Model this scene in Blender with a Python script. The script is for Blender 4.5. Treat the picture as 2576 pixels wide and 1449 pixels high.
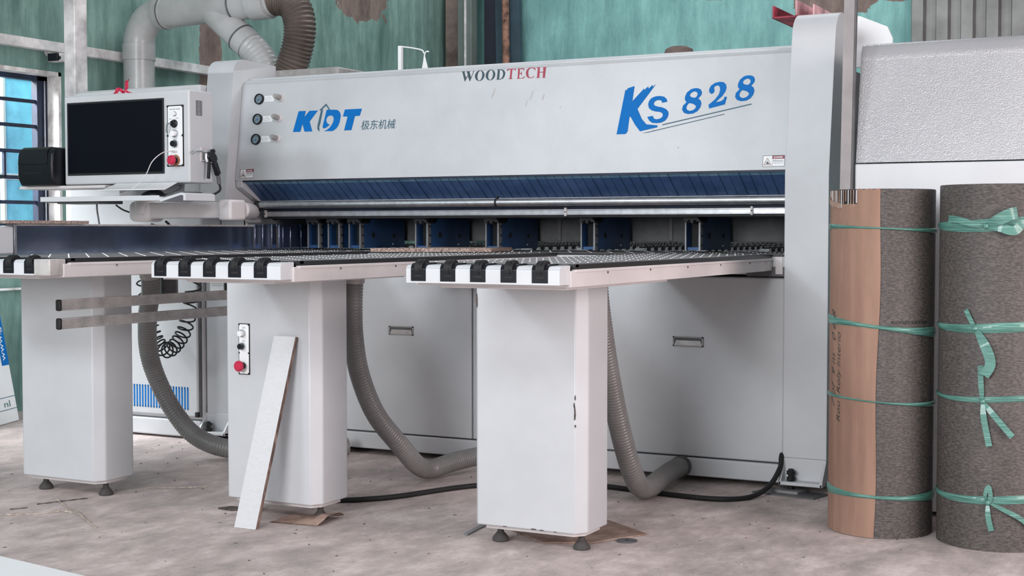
import bpy, bmesh, math, random
from mathutils import Vector, Matrix
from mathutils.geometry import tessellate_polygon
for o in list(bpy.data.objects): bpy.data.objects.remove(o)
SC = bpy.context.scene
COL = SC.collection
random.seed(7)
PI = math.pi

# ---------------------------------------------------------------- camera, world, lights, exposure
cam_d = bpy.data.cameras.new('camera'); cam = bpy.data.objects.new('camera', cam_d); COL.objects.link(cam)
cam.location = (0, 0, 1.08); cam.rotation_euler = (math.radians(90-2.32), 0, math.radians(27.5))
cam_d.sensor_width = 36; cam_d.lens = 36*3559/2576; cam_d.clip_start = .05; cam_d.clip_end = 100
SC.camera = cam
SC.view_settings.view_transform = 'Standard'
SC.view_settings.look = 'None'
SC.view_settings.gamma = 1
SC.view_settings.use_curve_mapping = False
SC.view_settings.exposure = 0.0
W = bpy.data.worlds.new('overcast'); SC.world = W; W.use_nodes = True
bg = W.node_tree.nodes['Background']; bg.inputs[0].default_value = (.90, .95, 1.0, 1); bg.inputs[1].default_value = .38
def area(name, loc, target, sx, sy, power, color):
    l = bpy.data.lights.new(name, 'AREA'); l.shape = 'RECTANGLE'; l.size = sx; l.size_y = sy; l.energy = power; l.color = color
    o = bpy.data.objects.new(name, l); COL.objects.link(o); o.location = loc
    o.rotation_euler = (Vector(target)-Vector(loc)).to_track_quat('-Z', 'Y').to_euler()
    return o
area('gate_daylight', (-2.3, -3.6, 2.4), (-2.7, 5.7, .9), 2.6, 2.4, 330, (.97, .985, 1.0))
area('high_window', (-6.5, -3.0, 4.9), (-2.6, 5.8, 1.5), 1.7, 1.0, 185, (.84, .93, 1.0))
area('high_window', (-.7, -3.0, 5.0), (-.6, 5.4, 1.6), 2.8, 1.1, 120, (.97, .98, 1.0))
area('side_gate_daylight', (4.2, 2.8, 1.9), (-2.0, 4.6, .8), 2.6, 2.6, 270, (1.0, .86, .86))
area('yard_daylight', (-8.6, 4.4, 3.6), (-6.9, 6.4, 1.6), 2.0, 2.0, 1100, (.95, .98, 1.0))
area('rear_fill_light', (-3.6, 8.6, 5.6), (-4.6, 9.4, 1.5), 4.0, 2.0, 120, (.94, .98, 1.0))  # added fill lamp, brightens the walls behind the saw

# ---------------------------------------------------------------- materials
def s2l(c):
    c = c/255.0
    return c/12.92 if c <= .04045 else ((c+.055)/1.055)**2.4
def L3(c): return (s2l(c[0]), s2l(c[1]), s2l(c[2]), 1)
def nodes(name):
    m = bpy.data.materials.new(name); m.use_nodes = True
    nt = m.node_tree; b = nt.nodes['Principled BSDF']
    return m, nt, b
def noise(nt, scale, detail=4, rough=.55, vec=None, dist=0):
    n = nt.nodes.new('ShaderNodeTexNoise'); n.inputs['Scale'].default_value = scale
    n.inputs['Detail'].default_value = detail; n.inputs['Roughness'].default_value = rough
    n.inputs['Distortion'].default_value = dist
    if vec is not None: nt.links.new(vec, n.inputs['Vector'])
    return n.outputs['Fac']
def objvec(nt, sc=(1, 1, 1)):
    t = nt.nodes.new('ShaderNodeTexCoord'); mp = nt.nodes.new('ShaderNodeMapping')
    mp.inputs['Scale'].default_value = sc; nt.links.new(t.outputs['Object'], mp.inputs['Vector'])
    return mp.outputs['Vector']
def ramp(nt, fac, stops, interp='LINEAR'):
    r = nt.nodes.new('ShaderNodeValToRGB'); r.color_ramp.interpolation = interp
    e = r.color_ramp.elements
    while len(e) < len(stops): e.new(.5)
    for i, (p, c) in enumerate(stops):
        e[i].position = p; e[i].color = c if len(c) == 4 else L3(c)
    nt.links.new(fac, r.inputs['Fac']); return r.outputs['Color']
def mix(nt, fac, a, b, mode='MIX'):
    n = nt.nodes.new('ShaderNodeMix'); n.data_type = 'RGBA'; n.blend_type = mode
    for sock, v in ((n.inputs[0], fac), (n.inputs[6], a), (n.inputs[7], b)):
        if isinstance(v, (int, float)): sock.default_value = v
        elif isinstance(v, tuple): sock.default_value = v
        else: nt.links.new(v, sock)
    return n.outputs[2]
def mth(nt, op, a, b=None, c=None):
    n = nt.nodes.new('ShaderNodeMath'); n.operation = op
    for i, v in enumerate((a, b, c)):
        if v is None: continue
        if isinstance(v, (int, float)): n.inputs[i].default_value = v
        else: nt.links.new(v, n.inputs[i])
    return n.outputs[0]
def bump(nt, b, h, strength, dist=.01):
    n = nt.nodes.new('ShaderNodeBump'); n.inputs['Strength'].default_value = strength; n.inputs['Distance'].default_value = dist
    nt.links.new(h, n.inputs['Height']); nt.links.new(n.outputs[0], b.inputs['Normal'])
def paint(name, c, rough=.4, metal=0, var=.05, vs=3.0, grain=0, gscale=250, coat=0, spec=.5):
    """plain paint, plastic or metal with a little uneven wear"""
    m, nt, b = nodes(name)
    v = objvec(nt)
    f = noise(nt, vs, 5, .6, v)
    lo = tuple(max(0, x*(1-var*1.6)) for x in c); hi = tuple(min(255, x*(1+var*.6)) for x in c)
    nt.links.new(ramp(nt, f, [(.3, lo), (.62, hi)]), b.inputs['Base Color'])
    b.inputs['Roughness'].default_value = rough; b.inputs['Metallic'].default_value = metal
    b.inputs['Specular IOR Level'].default_value = spec
    if coat: b.inputs['Coat Weight'].default_value = coat; b.inputs['Coat Roughness'].default_value = .25
    if grain: bump(nt, b, noise(nt, gscale, 2, .5, v), grain, .002)
    return m
WHITE = paint('white_machine_paint', (196, 198, 201), .42, var=.025, vs=2.2)
HOODM = paint('white_textured_paint', (190, 193, 196), .34, var=.03, vs=2.5, grain=.25, gscale=420, coat=.25)
GLIT = paint('white_hammered_paint', (160, 160, 163), .15, var=.02, grain=.55, gscale=190, spec=.7)
BRIGHT = paint('bright_white_paint', (208, 210, 213), .45, var=.02)
CREAM = paint('warm_white_paint', (214, 208, 208), .45, var=.04)
GREYP = paint('grey_plastic', (150, 147, 145), .45, var=.1, vs=12)
DGREY = paint('dark_grey_metal', (88, 88, 90), .5, var=.12, vs=10)
MGREY = paint('mid_grey_metal', (128, 128, 130), .5, var=.1, vs=8)
BLACK = paint('black_plastic', (17, 19, 26), .36, var=.12, vs=20, spec=.35)
SOOT = paint('black_rubber', (22, 22, 24), .65, var=.2, vs=15)
SCREEN = paint('dark_screen_glass', (9, 11, 20), .3, var=.0, spec=.15)
NAVY = paint('navy_frame_paint', (28, 38, 62), .5, var=.2, vs=8)
BLUEP = paint('blue_gripper_paint', (44, 84, 134), .45, var=.1, vs=9)
LOGOB = paint('blue_vinyl', (0, 107, 184), .5, var=.03, spec=.15)
LOGOD = paint('slate_vinyl', (52, 92, 112), .45, var=.03)
WOODG = paint('dark_teal_vinyl', (38, 62, 74), .45, var=.03)
WOODR = paint('red_vinyl', (165, 45, 70), .45, var=.06, vs=20)
REDB = paint('red_button_plastic', (190, 38, 72), .35, var=.03)
STRAP = paint('thin_dark_print', (60, 66, 72), .5, var=.05)
LABEL = paint('white_label', (238, 239, 240), .4, var=.01)
YELL = paint('tan_print', (150, 112, 84), .5, var=.1)
DRED = paint('maroon_print', (140, 48, 62), .45, var=.05)
ALU = paint('brushed_aluminium', (198, 200, 204), .34, 1, var=.06, vs=30)
ALUD = paint('dull_aluminium', (186, 182, 180), .45, .15, var=.08, vs=20)
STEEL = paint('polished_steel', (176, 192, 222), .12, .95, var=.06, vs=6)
GALV = paint('galvanised_steel', (216, 212, 212), .5, .1, var=.14, vs=7)
RUST = paint('rusty_steel', (126, 92, 78), .8, 0, var=.4, vs=14)
REDP = paint('red_primer', (170, 55, 75), .6, 0, var=.25, vs=10)
PINKP = paint('pink_primer', (205, 160, 165), .6, 0, var=.2, vs=10)
HOSEG = paint('grey_hose_plastic', (128, 126, 125), .38, 0, var=.06, vs=6, coat=.2)
HOSEB = paint('brown_grey_duct', (98, 86, 80), .5, 0, var=.12, vs=6)
PVC = paint('grey_pvc_pipe', (176, 176, 176), .32, 0, var=.07, vs=3, coat=.2)
TOPG = paint('grey_table_laminate', (132, 130, 130), .42, 0, var=.07, vs=12)
EDGE = paint('black_edge_strip', (34, 34, 37), .4, 0, var=.1)
DOT = paint('white_ball', (250, 250, 250), .25, 0, var=0)
BROWN = paint('brown_concrete', (120, 104, 98), .9, 0, var=.2, vs=5)
SHUT = paint('blue_shutter_paint', (140, 208, 248), .6, 0, var=.1, vs=5)
TEALR = None

def chip(name, c1, c2, scale=90, stretch=(1, 1, 1), rough=.85):
    m, nt, b = nodes(name); v = objvec(nt, stretch)
    f = noise(nt, scale, 3, .7, v)
    nt.links.new(ramp(nt, f, [(.38, c1), (.5, tuple((a+d)/2 for a, d in zip(c1, c2))), (.62, c2)]), b.inputs['Base Color'])
    b.inputs['Roughness'].default_value = rough; bump(nt, b, f, .25, .003)
    return m
CHIPB = chip('chipboard_core', (112, 92, 84), (186, 168, 158), 120)
PLY = chip('plywood_edge', (74, 58, 52), (150, 126, 116), 60, (1, 1, .2))
BOARDW = chip('white_laminate', (200, 201, 203), (205, 206, 208), 40, (1, 1, 3), .5)
CARD = chip('cardboard', (142, 111, 95), (152, 121, 104), 6, (3, 3, .5), .8)
CARDP = chip('flat_cardboard', (140, 116, 104), (172, 146, 132), 12, (1, 1, 1), .85)
SUEDE = chip('speckled_laminate_back', (60, 56, 54), (98, 91, 87), 75, (1, 1, 3.2), .6)
HARDB = chip('brown_hardboard', (128, 104, 92), (164, 140, 128), 9, (1, 1, 1), .8)
STRAW = chip('pale_straw', (150, 138, 128), (200, 186, 174), 60)
DEADL = chip('dark_scrap', (60, 54, 52), (100, 90, 86), 60)

def teal_strap():
    m, nt, b = nodes('teal_plastic_raffia'); v = objvec(nt, (3, 3, 130))
    f = noise(nt, 3, 4, .6, v)
    nt.links.new(ramp(nt, f, [(.3, (52, 96, 88)), (.5, (82, 134, 122)), (.7, (124, 176, 164))]), b.inputs['Base Color'])
    b.inputs['Roughness'].default_value = .3; b.inputs['Coat Weight'].default_value = .4
    bump(nt, b, f, .5, .004)
    return m
TEALR = teal_strap()

def wall_mat(name, base, dark, light, patches, axis):
    """distempered plaster: run marks, blotches and bare patches; axis = the wall's running coordinate"""
    m, nt, b = nodes(name)
    streak = noise(nt, 2.4, 7, .72, objvec(nt, (2.6, 2.6, .35)))
    blot = noise(nt, 1.1, 5, .6, objvec(nt))
    fine = noise(nt, 9, 5, .7, objvec(nt, (1, 1, .5)))
    f = mth(nt, 'ADD', mth(nt, 'MULTIPLY', streak, .5), mth(nt, 'ADD', mth(nt, 'MULTIPLY', blot, .3), mth(nt, 'MULTIPLY', fine, .2)))
    col = ramp(nt, f, [(.40, dark), (.5, base), (.60, light)])
    t = nt.nodes.new('ShaderNodeTexCoord'); sp = nt.nodes.new('ShaderNodeSeparateXYZ'); nt.links.new(t.outputs['Object'], sp.inputs[0])
    u = sp.outputs[axis]; z = sp.outputs[2]
    edge = noise(nt, 7, 5, .6, objvec(nt)); total = None
    for (u0, z0, ru, rz) in patches:
        du = mth(nt, 'DIVIDE', mth(nt, 'SUBTRACT', u, u0), ru); dz = mth(nt, 'DIVIDE', mth(nt, 'SUBTRACT', z, z0), rz)
        d = mth(nt, 'SQRT', mth(nt, 'ADD', mth(nt, 'POWER', du, 4.0), mth(nt, 'POWER', dz, 4.0)))
        d = mth(nt, 'ADD', d, mth(nt, 'MULTIPLY', mth(nt, 'SUBTRACT', edge, .5), 1.6))
        k = mth(nt, 'LESS_THAN', d, 1.0)
        total = k if total is None else mth(nt, 'MAXIMUM', total, k)
    bare = ramp(nt, fine, [(.35, (98, 84, 80)), (.65, (136, 118, 110))])
    if total is not None: col = mix(nt, total, col, bare)
    nt.links.new(col, b.inputs['Base Color']); b.inputs['Roughness'].default_value = .85
    bump(nt, b, fine, .3, .02)
    return m
WL = wall_mat('green_plaster_side', (110, 140, 132), (80, 110, 103), (138, 168, 159),
              [(9.8, 3.12, .42, .30), (7.9, 2.2, .12, .75)], 1)
WB = wall_mat('green_plaster_rear', (118, 164, 162), (96, 140, 139), (138, 190, 185),
              [(-2.95, 3.0, .34, .20), (-2.2, 3.0, .5, .12), (-4.0, 3.12, .25, .12)], 0)
PLAST = chip('whitewashed_plaster', (176, 170, 168), (236, 234, 232), 8, (1, 1, .6), .9)

def floor_mat():
    m, nt, b = nodes('dusty_concrete'); v = objvec(nt)
    a = noise(nt, .9, 6, .62, v, .4); c = noise(nt, 7, 6, .7, objvec(nt, (1, .55, 1))); d = noise(nt, 60, 3, .6, v)
    col = ramp(nt, a, [(.3, (168, 157, 153)), (.5, (192, 178, 174)), (.68, (212, 197, 193))])
    col2 = ramp(nt, c, [(.34, (136, 130, 128)), (.5, (186, 173, 169)), (.68, (240, 226, 222))])
    col = mix(nt, .55, col, col2)
    sp = ramp(nt, d, [(.30, (110, 104, 102)), (.38, (255, 255, 255))])
    col = mix(nt, .35, col, sp, 'MULTIPLY')
    nt.links.new(col, b.inputs['Base Color']); b.inputs['Roughness'].default_value = .85
    bump(nt, b, mth(nt, 'ADD', c, mth(nt, 'MULTIPLY', d, .4)), .35, .012)
    return m
FLOORM = floor_mat()

# ---------------------------------------------------------------- mesh builder
class MB:
    def __init__(s): s.v = []; s.f = []; s.m = []; s.ms = []
    def mi(s, mat):
        if mat not in s.ms: s.ms.append(mat)
        return s.ms.index(mat)
    def add(s, vs, fs, mat):
        k = len(s.v); s.v += [tuple(p) for p in vs]; i = s.mi(mat)
        for f in fs: s.f.append([k+j for j in f]); s.m.append(i)
    def box(s, x0, x1, y0, y1, z0, z1, mat):
        vs = [(x0, y0, z0), (x1, y0, z0), (x1, y1, z0), (x0, y1, z0), (x0, y0, z1), (x1, y0, z1), (x1, y1, z1), (x0, y1, z1)]
        s.add(vs, [(0, 3, 2, 1), (4, 5, 6, 7), (0, 1, 5, 4), (1, 2, 6, 5), (2, 3, 7, 6), (3, 0, 4, 7)], mat); return s
    def prism(s, pts, d, mat):
        """closed outline pts (3D, planar) swept by vector d"""
        n = len(pts); d = Vector(d); P = [Vector(p) for p in pts]
        nor = Vector((0, 0, 0))
        for i in range(n): nor += P[i].cross(P[(i+1) % n])
        if nor.dot(d) > 0: P.reverse()
        tri = tessellate_polygon([P])
        fs = []
        for t in tri:
            a, b_, c = t
            nn = (P[b_]-P[a]).cross(P[c]-P[a])
            if nn.dot(d) > 0: t = (a, c, b_)
            fs.append(tuple(t)); fs.append(tuple(n+j for j in reversed(t)))
        for i in range(n): fs.append((i, n+i, n+(i+1) % n, (i+1) % n)[::-1])
        s.add(P+[p+d for p in P], fs, mat); return s
    def yz(s, prof, x0, x1, mat): return s.prism([(x0, y, z) for y, z in prof], (x1-x0, 0, 0), mat)
    def xz(s, prof, y0, y1, mat): return s.prism([(x, y0, z) for x, z in prof], (0, y1-y0, 0), mat)
    def xy(s, prof, z0, z1, mat): return s.prism([(x, y, z0) for x, y in prof], (0, 0, z1-z0), mat)
    def flat(s, loops, fn, mat):
        """filled outlines with holes in 2D, placed by fn(u, w) -> 3D"""
        tri = tessellate_polygon([[Vector((a, b, 0)) for a, b in lp] for lp in loops])
        pts = [p for lp in loops for p in lp]
        s.add([fn(a, b) for a, b in pts], [tuple(t) for t in tri], mat); return s
    def cyl(s, p, q, r, mat, n=20, r2=None, caps=True):
        p = Vector(p); q = Vector(q); r2 = r if r2 is None else r2
        z = (q-p).normalized(); x = z.orthogonal().normalized(); y = z.cross(x)
        vs = []
        for c, rr in ((p, r), (q, r2)):
            for i in range(n):
                a = 2*PI*i/n; vs.append(c+(x*math.cos(a)+y*math.sin(a))*rr)
        fs = [(i, (i+1) % n, n+(i+1) % n, n+i) for i in range(n)]
        if caps: fs += [tuple(range(n))[::-1], tuple(range(n, 2*n))]
        s.add(vs, fs, mat); return s
    def lathe(s, prof, c, mat, n=40, axis=(0, 0, 1)):
        c = Vector(c); z = Vector(axis).normalized(); x = z.orthogonal().normalized(); y = z.cross(x)
        vs = []; k = len(prof)
        for i in range(n):
            a = 2*PI*i/n
            for r, h in prof: vs.append(c+(x*math.cos(a)+y*math.sin(a))*r+z*h)
        fs = []
        for i in range(n):
            j = (i+1) % n
            for t in range(k-1): fs.append((i*k+t, j*k+t, j*k+t+1, i*k+t+1))
        s.add(vs, fs, mat); return s
    def tube(s, path, r, mat, n=14, caps=True):
        """sweep of circles along points; r = number or function(i, length so far)"""
        P = [Vector(p) for p in path]; vs = []; prev = None; ln = 0
        for i, p in enumerate(P):
            t = (P[min(i+1, len(P)-1)]-P[max(i-1, 0)]).normalized()
            if prev is None: x = t.orthogonal().normalized()
            else: x = (prev-t*prev.dot(t)).normalized()
            prev = x; y = t.cross(x)
            if i: ln += (p-P[i-1]).length
            rr = r(i, ln) if callable(r) else r
            for k in range(n):
                a = 2*PI*k/n; vs.append(p+(x*math.cos(a)+y*math.sin(a))*rr)
        fs = []
        for i in range(len(P)-1):
            for k in range(n):
                fs.append((i*n+k, i*n+(k+1) % n, (i+1)*n+(k+1) % n, (i+1)*n+k))
        if caps: fs += [tuple(range(n))[::-1], tuple(range((len(P)-1)*n, len(P)*n))]
        s.add(vs, fs, mat); return s
    def ribbon(s, path, wd, mat, th=.0015):
        """thin band: path points with a per-point width vector"""
        P = [Vector(p) for p in path]; Wd = [Vector(w) for w in wd]; vs = []; n = len(P)
        for i in range(n):
            t = (P[min(i+1, n-1)]-P[max(i-1, 0)]); nn = t.cross(Wd[i]); nn = nn.normalized()*th if nn.length > 1e-9 else Vector((0, th, 0))
            vs += [P[i]-Wd[i]/2, P[i]+Wd[i]/2, P[i]+Wd[i]/2+nn, P[i]-Wd[i]/2+nn]
        fs = []
        for i in range(n-1):
            for k in range(4): fs.append((i*4+k, i*4+(k+1) % 4, (i+1)*4+(k+1) % 4, (i+1)*4+k))
        fs += [(0, 3, 2, 1), tuple((n-1)*4+k for k in range(4))]
        s.add(vs, fs, mat); return s
    def build(s, name, parent=None, bevel=0, smooth=35, seg=2):
        off = Vector(parent['_loc']) if parent is not None else Vector((0, 0, 0))
        me = bpy.data.meshes.new(name); me.from_pydata([tuple(Vector(p)-off) for p in s.v], [], s.f)
        for m in s.ms: me.materials.append(m)
        me.polygons.foreach_set('material_index', s.m); me.update()
        bb = bmesh.new(); bb.from_mesh(me); bmesh.ops.recalc_face_normals(bb, faces=bb.faces[:]); bb.to_mesh(me); bb.free()
        if smooth:
            me.polygons.foreach_set('use_smooth', [True]*len(me.polygons)); me.set_sharp_from_angle(angle=math.radians(smooth))
        o = bpy.data.objects.new(name, me); COL.objects.link(o)
        if parent is not None: o.parent = parent; o['_loc'] = tuple(off)
        else: o['_loc'] = (0, 0, 0)
        if bevel:
            b = o.modifiers.new('bevel', 'BEVEL'); b.width = bevel; b.segments = seg; b.limit_method = 'ANGLE'; b.angle_limit = math.radians(35)
        return o
def tag(o, label, cat, group=None, kind=None):
    o['label'] = label
    if cat: o['category'] = cat
    if group: o['group'] = group
    if kind: o['kind'] = kind
    return o
def thing(name, loc, label, cat, group=None):
    o = bpy.data.objects.new(name, None); COL.objects.link(o); o.location = loc; o['_loc'] = tuple(loc); o.empty_display_size = .1
    return tag(o, label, cat, group)
def solo(mb, name, loc, label, cat, group=None, bevel=0, smooth=35):
    """a thing that is one mesh, with its origin at loc"""
    o = mb.build(name, None, bevel, smooth); off = Vector(loc)
    o.data.transform(Matrix.Translation(-off)); o.location = off
    return tag(o, label, cat, group)
def struct(mb, name, bevel=0, label=None):
    o = mb.build(name, None, bevel); o['kind'] = 'structure'
    if label: o['label'] = label
    return o
def spline(pts, n=24, closed=False):
    """Catmull-Rom through points"""
    P = [Vector(p) for p in pts]; out = []
    for i in range(len(P)-1):
        p0 = P[max(i-1, 0)]; p1 = P[i]; p2 = P[i+1]; p3 = P[min(i+2, len(P)-1)]
        for k in range(n):
            t = k/n
            out.append(.5*((2*p1)+(p2-p0)*t+(2*p0-5*p1+4*p2-p3)*t*t+(3*p1-p0-3*p2+p3)*t**3))
    out.append(P[-1]); return out
def resample(path, step):
    out = [path[0]]; acc = 0
    for a, b in zip(path, path[1:]):
        L = (b-a).length
        if L == 0: continue
        d = step-acc
        while d <= L: out.append(a+(b-a)*(d/L)); d += step
        acc = L-(d-step)
    return out
def text2d(body, size, offset=0, shear=0):
    cu = bpy.data.curves.new('lettering', 'FONT'); cu.body = body; cu.size = size; cu.offset = offset; cu.shear = shear; cu.resolution_u = 4
    o = bpy.data.objects.new('lettering', cu); COL.objects.link(o); bpy.context.view_layer.update()
    ev = o.evaluated_get(bpy.context.evaluated_depsgraph_get()); me = ev.to_mesh()
    vs = [(v.co.x, v.co.y) for v in me.vertices]; fs = [tuple(p.vertices) for p in me.polygons]
    ev.to_mesh_clear(); bpy.data.objects.remove(o); bpy.data.curves.remove(cu)
    xs = [a for a, b in vs] or [0, 1]; ys = [b for a, b in vs] or [0, 1]
    return vs, fs, (min(xs), max(xs), min(ys), max(ys))
def put_text(mb, body, fn, u0, u1, w0, w1, mat, shear=0, offset=0):
    """fill the rectangle u0..u1, w0..w1 with the text"""
    vs, fs, (a, b, c, d) = text2d(body, 1, offset, shear)
    mb.add([fn(u0+(x-a)/(b-a)*(u1-u0), w0+(y-c)/(d-c)*(w1-w0)) for x, y in vs], fs, mat)
POSTM = paint('taupe_anodised_profile', (150, 144, 144), .5, 0, var=.08, vs=4)
DIAL = paint('blue_grey_dial', (128, 144, 152), .3, 0, var=.05)
TSTRIP = paint('dull_strip_steel', (150, 152, 156), .35, .5, var=.08)
FOOTM = paint('dusty_black_foot', (70, 66, 65), .7, 0, var=.15, vs=20)
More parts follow.
